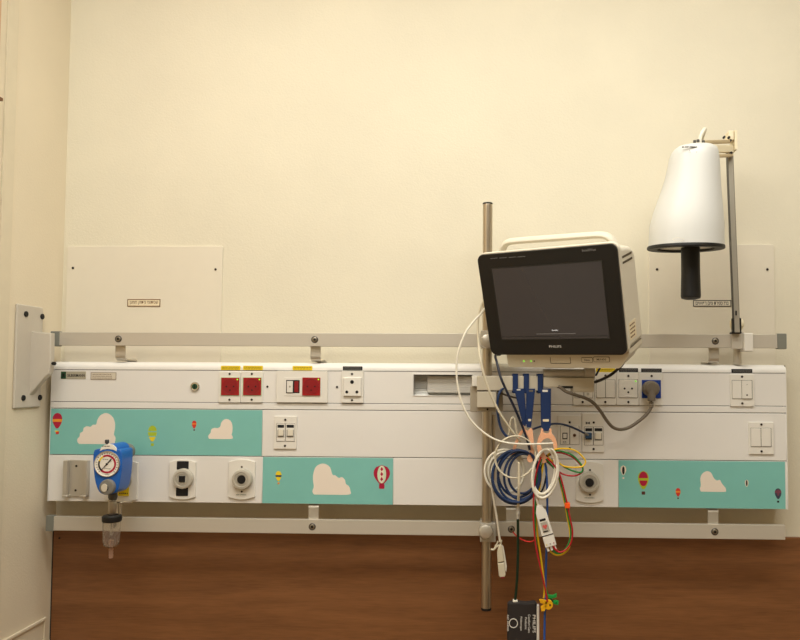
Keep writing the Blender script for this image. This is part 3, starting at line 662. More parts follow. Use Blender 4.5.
MB().cyl((a.x, a.y+.012, a.z), (b.x, b.y+.012, b.z), .0092, n=24).build('hinge_tube', 'armg', T)
a, b = at(585, 372.4, YA0-.006), at(595.6, 372.4, YA0-.006)
MB().cyl((a.x, a.y+.012, a.z), (b.x, b.y+.012, b.z), .0118, n=24, bev=.002).build('hinge_cap', 'armg', T)
HINGE = at(568, 371, -.16)

# ------------------------------------------------------------------ patient monitor
YO = -.25
sc_ = (1.6218+YO)/(1.6218-.2)
OM = EYE + (Vector((.1319, -.2, 1.45+.1529))-EYE)*sc_
MR, MU, MF = axes(.5313, .3216, -.0152)
S_ = .24*sc_; HW, HH = S_/2, S_*.6352/2
BL, BR_, BT, BB = HW*1.276, HW*1.272, HH*1.416, HH*1.466
def mpx(px, py, d=0):
    """a pixel seen on the monitor-parallel plane d metres behind its screen -> local (x, z)"""
    O = OM+MF*d; r = ray(px, py); t = (O-EYE).dot(MF)/r.dot(MF); q = EYE+r*t-O
    return q.dot(MR), q.dot(MU)
T = bpy.data.objects.new('patient_monitor', None); C.objects.link(T)
mm = Matrix((MR, MF, MU)).transposed().to_4x4(); mm.translation = OM; T.matrix_world = mm; T.empty_display_size = .02
tag(T, 'cream patient monitor with a black bezel and dark grey screen on the pole arm', 'monitor'); LOCAL.add(T); LOCALPOS[T] = Vector((0, 0, 0))
MB().prism(rrect(-BL, -BB, BR_, BT, .0135, 8), 0, .012, .002).build('bezel', 'bez', T)
MB().prism(rrect(-BL-.0012, -BB-.0012, BR_+.0026, BT+.0026, .0155, 8), .005, .017, .002, 3, False).build('front_frame', 'shell', T)
s = MB().box((-HW, -.0006, -HH), (HW, .0005, HH)).build('screen', 'scr', T)
m = MB(); e = .0016
m.box((-HW-e, -.0009, -HH-e), (HW+e, .0003, -HH)); m.box((HW, -.0009, -HH), (HW+e, .0003, HH)); m.box((-HW-e, -.0009, -HH), (-HW, .0003, HH)); m.box((-HW-e, -.0009, HH), (HW+e, .0003, HH+e))
m.build('screen_edge', 'scre', T)
m = MB().box((-HW, -.0008, -HH+.004), (HW, -.0004, -HH+.0055)); m.build('screen_line', 'scre', s)
def mtext(body, px, py, w, h, m, parent, d=0):
    x, z = mpx(px, py, d); o = text_mb(body, x, z, w, h, d-.0002, .0003)
    if o: o.build('lettering', m, parent)
mtext('PHILIPS', 555.3, 346.4, .0262, .0048, 'tlogo', T)
mtext('IntelliVue', 589, 249.9, .027, .0046, 'tdim', T)
mtext('Standby', 555, 330.3, .0135, .0032, 'tglow', s, -.0006)
x, z = mpx(556, 333.6); scribble(x-.042, z-.0011, x+.042, z+.0011, -.0006, 1, 21, .5).build('lettering', 'tglow2', s)
for px, w in ((494, .016), (503, .016), (512.5, .016), (521.5, .017)):
    x, z = mpx(px, 258.3-(px-494)*.06); scribble(x-w/2, z-.0011, x+w/2, z+.0011, -.0001, 1, int(px), .6).build('lettering', 'tdim', T)
# rear housing: tapers back and down
zT0, zB0, zT1, zB1 = BT-.007, -BB+.006, BT-.022, -BB+.004
rings = []
for yy, k0 in ((.016, 0), (.05, .2), (.08, .6), (.092, 1.0), (.0965, 1.3)):
    rings.append([Vector((x, yy, z)) for x, z in rrect(-BL+.014+.01*k0, zB0+(zB1-zB0)*k0, BR_+.0002-.0006*k0, zT0+(zT1-zT0)*k0, .012, 5)])
MB().loft(rings).build('rear_housing', 'shell', T)
# base module under the bezel
bx0, bz0 = mpx(508.5, 367, .012); bx1 = BR_+.0021; bz0 = mpx(560, 367.6, .012)[1]
bt_ = -BB+.008; xr_ = mpx(620.5, 367, .012)[0]
bs = [(bx0+.004, bz0), (xr_-.004, bz0), (xr_, bz0+.002), (BR_+.0002, bt_-.01), (BR_+.0002, bt_), (bx0, bt_), (bx0, bz0+.004)]
MB().loft([[Vector((x_, y_, z_)) for x_, z_ in bs] for y_ in (.0115, .0925)]).build('base_module', 'shelld', T)
MB().box((BR_-.002, .018, -BB+.0078), (BR_+.0006, .09, -BB+.0086)).build('seam', 'slit', T)
x, z = mpx(555, 361, .012); x0, z0 = mpx(551.2, 363, .012); x1, z1 = mpx(570, 357, .012)
m = MB().prism(rrect(x0, z0, x1, z1, .003, 3), .0112, .0125, .0004, 1); m.build('release_catch', 'shelld', T)
m = MB(); e = .0007
m.box((x0, .0108, z0-e), (x1, .0122, z0)); m.box((x0-e, .0108, z0), (x0, .0122, z1)); m.box((x1, .0108, z0), (x1+e, .0122, z1)); m.build('catch_outline', 'slit', T)
for (a, b), (c, d), body, w in (((581.8, 362.2), (592.8, 357.2), 'Alarm', .013), ((594, 361.8), (609.6, 356.6), 'MX450', .021)):
    x0, z0 = mpx(a, b, .012); x1, z1 = mpx(c, d, .012); z0 = min(z0, z1-.008)
    o = MB().prism(rrect(x0, z0, x1, z1, .0022, 3), .0105, .0125).build('badge', 'slit', T)
    MB().prism(rrect(x0+.0008, z0+.0008, x1-.0008, z1-.0008, .0018, 3), .0102, .0115).build('badge_face', 'shelld', o)
    tm = text_mb(body, (x0+x1)/2, (z0+z1)/2, w*.92, .0042, .0102); tm.build('lettering', 'slit', o)
for px, m_ in ((524, 'led'), (531.2, 'led'), (534.4, 'choc')):
    x, z = mpx(px, 361, .012); o = MB().cyl((x, .0108, z), (x, .0135, z), .0015, n=14); o.build('indicator_light', m_, T)
# vents and rating sticker on the right side
xs = BR_+.0002
for zc in (BT-.030, BT-.0405):
    MB().box((xs-.006, .024, zc-.0021), (xs+.0004, .080, zc+.0021), .0003, 1).build('vent_slot', 'slit', T)
o = MB().box((xs-.004, .024, -BB+.022), (xs+.0003, .064, -BB+.056)).build('rating_sticker', 'paper', T)
rnd = random.Random(5); m = MB()
for i in range(4):
    zz_ = -BB+.026+i*.0075; y = .028
    while y < .055:
        l = rnd.uniform(.003, .008); m.box((xs+.0001, y, zz_), (xs+.0007, y+l, zz_+.0026)); y += l+.0025
m.build('lettering', 'brown', o)
# carry handle
H = []
for px, py in ((502.5, 252), (503.4, 247.6), (506.6, 243.4), (512, 241.4), (530, 239.8), (560, 237.6), (585, 235.8), (600, 235), (607.5, 236.6), (613, 241.6), (616.6, 250)):
    x, z = mpx(px, py, .045); H.append((x, .045, z))
MB().tube(H, .006, 14, 6, flat=(.012, .0066)).build('carry_handle', 'shell', T)
# tilt bracket from the base down to the hinge
inv = mm.inverted(); hp = inv @ (HINGE+Vector((0, 0, .0105)))
m = MB(); q = Vector((hp.x, .055, bz0+.001))
MB().box((hp.x-.035, .02, bz0-.004), (hp.x+.03, .09, bz0+.001), .001).build('base_plate', 'armg', T)
m.loft([[Vector((q.x-.03, q.y-.02, q.z)), Vector((q.x+.03, q.y-.02, q.z)), Vector((q.x+.03, q.y+.02, q.z)), Vector((q.x-.03, q.y+.02, q.z))],
        [Vector((hp.x-.02, hp.y-.006, hp.z)), Vector((hp.x+.02, hp.y-.006, hp.z)), Vector((hp.x+.02, hp.y+.006, hp.z)), Vector((hp.x-.02, hp.y+.006, hp.z))]])
m.build('tilt_bracket', 'armg', T)

# ------------------------------------------------------------------ examination lamp
YL = -.19; TILT = .085
T = thing('examination_lamp', (at(738, 333, YR0).x, YR0, at(738, 333, YR0).z), 'white bell-shaped examination lamp with a black handle on a rail-mounted arm', 'lamp')
lv = [(149, 675, 716.4), (153, 671.8, 717.6), (158, 669.8, 718.3), (165, 668.4, 718.9), (178, 665.6, 719.4), (190, 661.8, 720), (201, 657.8, 720.8), (213, 653.6, 721.7), (225, 650.4, 722.6), (236, 649.6, 722.6), (246.6, 649, 722.8)]
def ring_at(y, xl, xr, n=48, grow=0.0):
    L, R_ = at(xl, y, YL), at(xr, y, YL); r = (R_.x-L.x)/2+grow; cx = (L.x+R_.x)/2; z = (L.z+R_.z)/2
    return [Vector((cx+r*math.cos(2*PI*i/n), YL+r*math.sin(2*PI*i/n), z+TILT*r*math.sin(2*PI*i/n))) for i in range(n)]
def ring_mid(y, x, r, n=48):
    c = at(x, y, YL); return [Vector((c.x+r*math.cos(2*PI*i/n), YL+r*math.sin(2*PI*i/n), c.z+TILT*r*math.sin(2*PI*i/n))) for i in range(n)]
cap = [ring_mid(146, 695.6, .004), ring_mid(146.2, 695.6, .024), ring_mid(147, 695.8, .036)]
outer = [ring_at(*l) for l in lv]; inner = [ring_at(y, a+2, b-2) for y, a, b in reversed(lv[1:])]
MB().loft(cap+outer+inner).build('lamp_shade', 'shade', T)
MB().loft([ring_at(246.2, 648.4, 723), ring_at(247.2, 647.8, 723.4), ring_at(249, 647.8, 723.4), ring_at(249.6, 648.6, 722.6), ring_at(249.6, 657.5, 714), ring_at(246.6, 658, 713.5)], False, False).build('rim', 'blackp', T)
MB().loft([ring_at(247.4, 656, 715), ring_at(247.0, 656, 715), ring_at(246.4, 684, 696)]).build('diffuser', 'diff', T)
c0, c1 = at(690.4, 248, YL), at(690.2, 299.6, YL)
hr = .0183*.5+.0085
k1 = (1.6218+YL)/700; hr = 9.3*k1
L_ = c0.z-c1.z
MB().lathe([(hr*.98, 0), (hr*.98, -L_*.5), (hr*1.04, -L_*.93), (hr*.98, -L_*.975), (hr*.6, -L_*.997), (.001, -L_)], (c0.x, YL, c0.z), 'z', 32).build('handle', 'blackp', T)
v = at(685, 146.8, YL); 
# print on the shade front
def shade_y(px, py):
    py = max(py+5.2, lv[0][0]+.01)
    for (y0, a0, b0), (y1, a1, b1) in zip(lv, lv[1:]):
        if y0 <= py <= y1:
            t = (py-y0)/(y1-y0); xl, xr = a0+(a1-a0)*t, b0+(b1-b0)*t
            L, R_ = at(xl, py, YL), at(xr, py, YL); r = (R_.x-L.x)/2; cx = (L.x+R_.x)/2
            x = at(px, py, YL).x-cx; return YL-math.sqrt(max(1e-6, r*r-x*x))
m = MB()
for i, px in enumerate([682.6, 683.8, 685.6, 687.0, 688.2, 690.2, 691.5, 692.8, 694.1, 695.4, 696.7]):
    v = at(px, 147.0-.2*math.sin(i*.3), shade_y(px, 147.0)); m.box((v.x-.0010, v.y-.0006, v.z-.0009), (v.x+.0008, v.y+.002, v.z+.0009))
for px, py in ((689.5, 150.2), (689, 152), (690.2, 152), (696.6, 152)):
    v = at(px, py, shade_y(px, py)); m.box((v.x-.0004, v.y-.0005, v.z-.0005), (v.x+.0004, v.y+.001, v.z+.0005))
m.build('lettering', 'greyd', T)
v = at(678.5, 239.3, shade_y(678.5, 239.3)); w = MB()
w.tube([v+Vector((.011*math.cos(a), -.0004+.0007*abs(math.cos(a)), .003*math.sin(a))) for a in [2*PI*i/16 for i in range(17)]], .0004, 6, 2)
w.build('embossed_logo', 'diff', T)
# post
pb, pt = at(736.4, 334, -.082), at(729.3, 150, -.082)
d = pt-pb
def slab(p0, p1, hw, hd, name, m, bev=.001):
    p0, p1 = Vector(p0), Vector(p1); ax = (p1-p0).normalized(); sx = Vector((1, 0, 0)); sx = (sx-ax*sx.dot(ax)).normalized(); sy = ax.cross(sx)
    mt = Matrix((sx, sy, ax)).transposed().to_4x4(); mt.translation = (p0+p1)/2; l = (p1-p0).length/2
    return MB().box((-hw, -hd, -l), (hw, hd, l), bev, 2, mt).build(name, m, T)
pb = pb+Vector((0, 0, .003))
slab(pb+Vector((0, 0, 0)), pt, .0058, .006, 'post', 'lampg')
slab(pb+Vector((-.0056, 0, .0)), pt+Vector((-.0056, 0, 0)), .0006, .0058, 'post_edge', 'greyd', .0004); slab(pb+Vector((.0055, 0, 0)), pt+Vector((.0055, 0, 0)), .0008, .0058, 'post_edge', 'greyd', .0004)
q = at(736.2, 313, -.09); MB().box((q.x-.001, -.0915, q.z-.005), (q.x+.001, -.088, q.z+.005)).build('slot', 'hole', T)
A = rect(733.2, 318, 741.6, 333.6, -.086); zf = zt1+.0006
MB().box((A[0], -.0855, zf), (A[0]+.003, -.074, A[3]), .001).build('hinge_fork', 'blackp', T); MB().box((A[2]-.003, -.0855, zf), (A[2], -.074, A[3]), .001).build('hinge_fork', 'blackp', T)
MB().box((A[0], -.086, max(A[1], zt1+.0006)), (A[2], -.062, zt1+.0046), .001).build('hinge_base', 'blackp', T)
a = at(742.6, 324, -.07); MB().lathe([(.005, -.02), (.011, -.018), (.0125, -.01), (.0125, .004), (.009, .007)], (a.x-.003, -.06, a.z), 'x', 20).build('hinge_knob', 'lampc', T)
A = rect(743.6, 333, 753, 351.6, -.08); m = MB().box((A[0], -.083, A[1]), (A[2], YR0-.0004, A[3]), .0025, 3); m.box((A[0], -.072, zt1+.0004), (A[2], YR1+.004, A[3]), .001); m.box((A[0], -.072, A[1]), (A[2], YR1+.004, zt0-.0004), .001); m.build('rail_clamp', 'plate', T)
A = rect(731.5, 331.8, 743.6, 349, -.074); MB().box((A[0], -.0745, A[1]), (A[2], YR0-.0006, A[3]), .001).build('clamp_plate', 'alu', T)
a, b = at(739.5, 348, -.062), at(739.5, 364, -.062); MB().cyl((a.x, -.048, Z_TOP+.0005), (a.x, -.048, zt0-.001), .0092, .0085, n=22).build('clamp_spindle', 'alub', T)
# head joint and arm to the shade
A = rect(727.8, 131, 733.6, 141, -.095); MB().box((A[0], -.1, A[1]), (A[2], -.075, A[3]), .003, 3).build('arm_joint', 'lampc', T)
A = rect(733.2, 131.5, 735.8, 151, -.09); MB().box((A[0], -.1, A[1]), (A[2], -.07, A[3]), .001).build('joint_cheek', 'lampc', T)
for px, py in ((724.2, 137.2), (729, 137.4), (730.4, 140.6), (731, 153)): v = at(px, py, -.103); MB().cyl((v.x, v.y-.002, v.z), (v.x, v.y+.004, v.z), .0026, n=12).build('bolt', 'hole', T)
q0, q1 = at(731, 149.2, -.09), at(703, 149, YL+.01)
def bar(p0, p1, h, w, name, m):
    p0, p1 = Vector(p0), Vector(p1); ax = (p1-p0).normalized(); up = Vector((0, 0, 1)); sy = ax.cross(up).normalized(); up = sy.cross(ax)
    mt = Matrix((ax, sy, up)).transposed().to_4x4(); mt.translation = (p0+p1)/2; l = (p1-p0).length/2
    MB().box((-l, -w, -h), (l, w, h), .0012, 2, mt).build(name, m, T)
bar(q0, q1, .0076, .006, 'arm', 'lampc')
bar(at(731, 141.6, -.09), at(703, 142.4, YL+.01), .0034, .0055, 'arm_link', 'lampt'); bar(at(731, 155.4, -.09), at(712, 156.4, YL+.03), .003, .006, 'arm_link', 'lampt')
for px, py in ((694.6, 141.8), (698, 141), (703.4, 142)): v = at(px, py, YL-.004); MB().cyl((v.x, v.y, v.z-.002), (v.x, v.y, v.z+.0028), .003, n=12).build('fixing_nut', 'greyd', T)
P = [at(699.6, 147, YL), at(700, 140, YL), at(701.6, 134, YL), at(704.4, 129.6, YL+.006), at(704.6, 130.6, YL+.03), at(702, 138, YL+.06), at(699, 152, YL+.09), at(698, 175, YL+.095)]
MB().tube(P, .0042, 12, 6).build('power_cord', 'wc', T)

# ------------------------------------------------------------------ straps and hooks on the crossbar
def cordthing(name, m, r, pts, label, cat='cable', n=10, sub=6, group=None):
    P = [at(*p) for p in pts]
    return tag(MB().tube(P, r, n, sub).build(name, m), label, cat, group)
YS = YA0-.0045
def strap(loop, quad, slots, tip, label, dy):
    Y = YS-dy; x0 = at(loop[0], 381, YA0).x; x1 = at(loop[1], 381, YA0).x
    A = rect(loop[0], 374.4, loop[1], 390.6, YA0)
    cx = at((quad[0][0]+quad[1][0])/2, 388, Y).x
    o = thing('cable_strap', (cx, Y, at(quad[2][0], quad[2][1], Y).z), label, 'cable strap', 'navy straps looped over the monitor arm')
    zt, zb = rect(0, 375.6, 10, 391, YA0)[3], rect(500, 375, 540, 390.6, YA0)[1]
    w = (x1-x0)/2; xc = (x0+x1)/2; m = MB(); th = .0022
    # band around the bar
    g = .0014
    zt = at(500, 375.2, YA0).z; zb = at(500, 391.4, YA0).z
    ringo = [(YA0-g-th, zb-g), (YA0-g-th, zt+g+th), (YA1+g+th, zt+g+th), (YA1+g+th, zb-g-th), (YA0-g-th, zb-g-th)]
    m.box((xc-w, YA0-g-th, zb-g-th), (xc+w, YA0-g, zt+g+th), .0006, 1); m.box((xc-w, YA0-g-th, zt+g), (xc+w, YA1+g+th, zt+g+th), .0006, 1)
    m.box((xc-w, YA1+g, zb-g-th), (xc+w, YA1+g+th, zt+g+th), .0006, 1); m.box((xc-w, YA0-g-th, zb-g-th), (xc+w, YA1+g+th, zb-g), .0006, 1)
    m.build('loop', 'navy', o)
    Q = [(at(*q, Y).x, at(*q, Y).z) for q in quad]; tp = [(at(*q, Y).x, at(*q, Y).z) for q in tip]
    pts = [Q[0], Q[1], Q[2]]+tp+[Q[3]]
    s_ = MB().prism(pts, Y-.0014, Y+.0012, .0004, 1, False).build('band', 'navy', o)
    for sx, sy, sw, sh, mm_ in slots:
        X0, Z0, X1, Z1 = rect(sx-sw/2, sy-sh/2, sx+sw/2, sy+sh/2, Y)
        MB().prism(rrect(X0, Z0, X1, Z1, .001, 2), Y-.0018, Y).build('slot', mm_, s_)
strap((512.6, 518), [(514, 388.5), (524.2, 388.5), (526.8, 421), (521.8, 421)], [(518.6, 389.8, 4, 1.2, 'plate')], [(525.5, 426), (523, 426)], 'leftmost navy cable strap, slanting behind the middle one', -.0008)
strap((523.6, 529), [(526.3, 388.6), (535.2, 388.6), (531.8, 422), (525.8, 422)], [(531, 390.8, 4, 1.8, 'gc'), (529.6, 420, 3, 2.2, 'paper')], [(531, 427.5), (527, 427.5)], 'middle navy cable strap, with a peach hook at its tapered end', .003)
strap((537.6, 543), [(540.4, 388.6), (551, 388.6), (550.8, 425.6), (541, 425.6)], [(545.1, 390.8, 5.4, 2.2, 'plate'), (545.8, 420.3, 6, 2.4, 'paper')], [(548.4, 431), (543.6, 431)], 'rightmost navy cable strap, hanging straight with two pale slots', .003)
def hook(paths, Y, label, r=.0031):
    m = MB()
    for P, w in paths: m.tube([at(a, b, Y) for a, b in P], r, 10, 6, flat=(.0016, w*1.5))
    return tag(m.build('cable_hook', 'peach'), label, 'cable hook', 'peach plastic hooks under the straps')
YH = YS-.004
def flat_hook(pts, Y, th, label):
    P = smooth([at(460+a/5, 360+b/5, Y) for a, b in pts]+[at(460+pts[0][0]/5, 360+pts[0][1]/5, Y)], 4)[:-1]
    return tag(MB().prism([(v.x, v.z) for v in P], Y-th/2, Y+th/2, .0009, 2, False).build('cable_hook', 'peach'), label, 'cable hook', 'peach plastic hooks under the straps')
flat_hook([(406, 344), (402, 366), (392, 388), (385, 420), (388, 455), (398, 495), (410, 514), (428, 513), (438, 494), (424, 470), (408, 440), (406, 416), (418, 398), (437, 391), (454, 398), (463, 414), (468, 440), (474, 458), (487, 452), (485, 416), (473, 384), (459, 366), (457, 346), (447, 344), (446, 360), (432, 366), (417, 360), (415, 344)], YH, .0032, 'peach hook under the rightmost strap, open ring shape')
flat_hook([(317, 324), (327, 345), (340, 353), (351, 341), (361, 345), (365, 370), (369, 410), (371, 450), (367, 490), (357, 511), (340, 508), (335, 490), (346, 465), (352, 440), (348, 405), (337, 380), (324, 362), (314, 342)], YH-.003, .0032, 'peach hook under the middle strap, clipping the blue coil')
flat_hook([(311, 345), (299, 362), (287, 385), (271, 420), (261, 455), (257, 475), (270, 477), (277, 455), (287, 420), (301, 386), (313, 366), (321, 352)], YH+.004, .003, 'slim peach hook behind the blue coil, furthest left')

# ------------------------------------------------------------------ cables
def coil(name, m, r, cx, cy, turns, Y, dY, label, cat='cable', start=0, rotd=0, n=10, group=None):
    pts = []; N = 20; k = len(turns); rot = math.radians(rotd)
    for i in range(N*k+1):
        t = i/N; j = min(int(t), k-1); f = t-j; A = turns[j]; B = turns[min(j+1, k-1)]
        rx, ry, ox, oy = [A[q]+(B[q]-A[q])*f for q in range(4)]
        a = 2*PI*t+math.radians(start); ex, ey = rx*math.cos(a), ry*math.sin(a)
        pts.append(at(cx+ox+ex*math.cos(rot)-ey*math.sin(rot), cy+oy+ex*math.sin(rot)+ey*math.cos(rot), Y+dY*t/k+.0025*math.sin(a*1.5+1)))
    return tag(MB().tube(pts, r, n, 2).build(name, m), label, cat, group)
YC = -.182
coil('monitor_cable', 'navyc', .0026, 516, 475.5, [(25.4, 27.6, -.6, .4), (22.6, 25, .5, .2), (19.4, 26, 3.6, 1), (15.8, 21, 6, -2), (13.6, 19, 7.4, -2.6), (24, 27, 0, 1.4)], YC, .014, 'coiled navy blue cable hanging from the middle strap', start=-60, rotd=4)
coil('sensor_cable', 'wc', .0023, 504, 470.5, [(21.2, 22.8, -.4, 0), (19.2, 21.4, 1, .8), (17, 19.8, 3, 1.4), (15.4, 18.4, 4, 2), (20, 21.6, .6, .6)], YC+.022, .01, 'coiled white cable behind the navy coil beside the pole', start=-50, rotd=-6)
coil('thin_sensor_cable', 'tc', .0014, 514.6, 456.6, [(20.4, 21.6, 0, 0), (20, 21, 1, .4)], YC-.006, .004, 'thin ivory cable loop across the front of the navy coil', start=20, rotd=14)
coil('lead_trunk_cable', 'wc', .0026, 544.4, 473.6, [(13.6, 26, 0, 0), (12, 24, 1, -1), (10.6, 21, -1, -3.4), (12.8, 25, .4, .2)], YC-.008, .012, 'white cable coil of the heart lead set under the rightmost strap', start=-80, rotd=9)
cordthing('sensor_cable', 'wc', .0021, [(499, 303.6, -.142), (494, 304.4, -.142), (486, 307.5, -.15), (481, 313.5, -.16), (474, 321, -.17), (466, 332, -.18), (460.4, 345, -.185), (457.2, 358, -.187), (456.6, 374, -.188), (458.6, 391, -.188), (464, 408, -.188), (472, 421.5, -.188), (483, 432, -.188), (495, 439.4, -.189), (508, 443, -.191), (525, 444.2, -.193), (543, 443.8, -.193), (553, 443.4, -.188)], 'long thin white cable bowing out left of the pole')
cordthing('hose', 'tc', .0025, [(497, 295.4, -.128), (491, 296, -.122), (484.6, 299, -.118), (479.4, 312, -.118), (477.8, 325, -.125), (478.4, 340, -.145), (480, 357, -.18), (482.4, 368, -.188), (485.6, 381, -.19), (491.4, 396, -.189), (499, 411.5, -.1862), (507, 424, -.181), (514, 433.4, -.176), (520.5, 441.5, -.171)], 'thicker ivory tube running from behind the monitor down across the arm', 'tube')
cordthing('monitor_cable', 'darkc', .0027, [(500, 354.5, -.112), (496, 355, -.125), (495.4, 357.5, -.146), (496.6, 361.5, -.170), (500.6, 377, -.184), (507, 392, -.186), (514.6, 408, -.186), (521, 423, -.184), (526.6, 438, -.184), (529.8, 450, -.184)], 'straight dark navy cable slanting from the monitor into the coils')
cordthing('monitor_cable', 'navyc', .0027, [(508, 387.4, -.14), (503.4, 388.6, -.165), (499.4, 393, -.175), (497.4, 402, -.176), (497.8, 414, -.176), (500.6, 427, -.176), (505, 434.6, -.176), (509.4, 437.8, -.175)], 'short navy cable arching out from under the arm')
cordthing('power_lead', 'gc', .002, [(495.5, 388, -.128), (500, 392.5, -.128), (508, 395.8, -.128), (516, 397.8, -.128), (521, 398.4, -.128)], 'short dark cable under the arm behind the straps')
cordthing('loop_wire', 'tc', .0022, [(508.4, 436, -.167), (509.6, 428, -.167), (510.4, 422, -.167), (511.4, 418.8, -.167), (513, 417.4, -.167), (514.6, 418.8, -.167), (515.2, 422, -.167), (516, 428, -.167), (517.4, 435, -.167), (520, 441, -.167)], 'small ivory loop of tube left of the peach hooks', 'tube')
cordthing('network_cable', 'navyc', .0022, [(528, 431, -.155), (534, 428.8, -.15), (541, 426.4, -.15), (552, 424, -.14), (562, 424.2, -.12), (571, 426.9, -.105), (579, 430.4, -.092), (584.6, 433.4, -.082), (588, 435, -.074)], 'navy network cable plugged into the double data socket')
o = bpy.data.objects[[x.name for x in C.objects if x.name.startswith('network_cable')][-1]]
A = rect(585.4, 432.8, 591.6, 438.4, -.078); MB().box((A[0], -.080, A[1]), (A[2], YP-.0053, A[3]), .001, 2).build('plug', 'slateb', o)
a, b = at(584.4, 433, -.083), at(588.4, 435, -.079); MB().cyl(a, b, .0026, n=12).build('strain_relief', 'greyp', o)
# grey mains cord with its plug
P = [(558.6, 386.6, -.176), (560.6, 387.4, -.178), (566, 391.4, -.178), (575, 394.8, -.176), (585, 398, -.166), (593, 402.6, -.15), (600.4, 411, -.14), (606.6, 420.4, -.13), (612.6, 427, -.122), (620, 429.4, -.115), (629, 427.4, -.108), (639, 421, -.103), (647.4, 413.4, -.099), (651.4, 407, -.097)]
o = cordthing('mains_cord', 'gc', .0035, P, 'grey mains cord running from the arm to the blue socket', 'power cord', 12)
x, z = fp(651.5, 388.6, -.09)
MB().lathe([(.0168, .009), (.0172, .02), (.0165, .033), (.0125, .0375), (.0001, .0385)], (x, YP, z), '-y', 36).build('plug', 'gc', o)
a = at(651.4, 390, -.094); b = at(651.6, 401, -.097)
MB().tube([a, (a+b)/2, b], .0075, 14, 3, flat=(.008, .0085)).build('plug_neck', 'gc', o)
m = MB()
for i in range(5):
    v0 = at(651.5, 400.2+i*1.55, -.097); v1 = at(651.5, 401.2+i*1.55, -.097); m.cyl(v0, v1, .0056-.0003*i, n=16)
m.build('strain_relief', 'gc', o)
cordthing('black_lead', 'bc', .0031, [(625.6, 358.8, -.189), (624, 362, -.192), (619.6, 367.4, -.190), (611.4, 374.4, -.184), (603, 379, -.178), (598, 381, -.170), (595.2, 382, -.160)], 'short black cable from the monitor corner into the arm')
cordthing('blue_lead', 'navyc', .002, [(603.5, 362, -.187), (600.6, 367, -.182), (598, 371.4, -.177), (596, 375.4, -.170)], 'short blue cable end in front of the yellow label right of the arm')
# heart leads
def lead(m, pts, label, r=.0017): return cordthing('heart_lead_cord', m, r, pts, label, 'cable', 8, 6, 'coloured heart monitor leads')
lead('yl', [(544.5, 458, -.168), (554, 450, -.18), (566, 448.6, -.181), (576, 451, -.182), (583.6, 458, -.182), (585.4, 462.4, -.182), (582, 466.6, -.183), (573, 467.4, -.183), (564, 466.2, -.184), (557, 462, -.182), (546, 459, -.166)], 'yellow lead making the top loop right of the peach hooks')
lead('gl', [(544.5, 458, -.168), (554, 451.2, -.178), (563, 451.6, -.179), (572, 455, -.18), (579, 461.5, -.18), (582.8, 468, -.18), (581, 472.2, -.181), (575, 471.6, -.182), (566, 468, -.182), (558, 463, -.18), (546, 460, -.166)], 'green lead making the middle loop right of the peach hooks')
lead('rl', [(544.5, 458, -.168), (555, 452.8, -.176), (564, 453.6, -.177), (573, 457.6, -.178), (580.4, 464.6, -.178), (583, 469.6, -.178), (580.4, 473.6, -.179), (574, 475.8, -.18), (566, 475, -.18), (559, 471.8, -.178), (546, 461, -.166)], 'red lead making the lowest loop right of the peach hooks')
lead('rl', [(547, 458, -0.1860), (553, 464, -0.1860), (558.6, 472, -0.1860), (562.6, 484, -0.1860), (565.4, 496, -0.1860), (567.4, 505, -0.1860), (570, 518, -0.1860), (572.4, 530, -0.1860), (571.6, 541, -0.1860), (567, 548.8, -0.1860), (560.4, 552.2, -0.1860), (555.6, 549.6, -0.1860), (553.4, 546.4, -0.1860)], 'red lead hanging in the long right-hand loop into the white connector')
lead('gl', [(546, 459, -0.1815), (552, 466, -0.1815), (558, 474, -0.1815), (561.6, 486, -0.1815), (564.4, 498, -0.1815), (566, 506, -0.1815), (568.4, 518, -0.1815), (570.8, 530, -0.1815), (569.6, 541, -0.1815), (564.6, 550.4, -0.1815), (558, 553.6, -0.1815), (553.4, 550.6, -0.1815), (551.2, 547, -0.1815)], 'green lead hanging in the long right-hand loop into the white connector')
lead('yl', [(548, 457, -0.1770), (552.6, 463, -0.1770), (557.4, 474, -0.1770), (561, 487, -0.1770), (563.6, 499, -0.1770), (565.6, 507, -0.1770), (567.4, 518, -0.1770), (569.8, 532, -0.1770), (569.6, 546, -0.1770), (564, 553.4, -0.1770), (557, 555.2, -0.1770), (551, 552, -0.1770), (548.6, 547.6, -0.1770)], 'yellow lead hanging in the long right-hand loop into the white connector')
v = at(566.8, 504.4, -.174)
tag(MB().box((v.x-.0048, -.1905, v.z-.0052), (v.x+.0048, -.1725, v.z+.0052), .001, 2, None).build('tape_marker', 'otape'), 'orange tape marker wrapped around the long lead loop', 'tape')
lead('rl', [(541, 457, -0.1840), (537.4, 468, -0.1840), (535, 480, -0.1840), (533.8, 496, -0.1840), (533.4, 515, -0.1840), (534.2, 530, -0.1840), (536, 547, -0.1840), (540, 566, -0.1840), (545, 588, -0.1840), (547.4, 602, -0.1840)], 'red lead hanging beside the white connector down to the clips')
lead('gl', [(541.6, 459, -0.1790), (538.6, 470, -0.1790), (536.8, 484, -0.1790), (535.6, 500, -0.1790), (535.2, 520, -0.1790), (536, 545, -0.1790), (539, 562, -0.1790), (543, 580, -0.1790), (547.6, 594, -0.1790)], 'green lead hanging down to the green clip')
lead('yl', [(543.6, 461, -0.1740), (541.6, 474, -0.1740), (539.6, 488, -0.1740), (537.4, 502, -0.1740), (536.6, 520, -0.1740), (538, 538, -0.1740), (540.6, 556, -0.1740), (543, 574, -0.1740), (544.6, 588, -0.1740), (543.8, 598, -0.1740)], 'yellow lead hanging down to the yellow clip', .002)
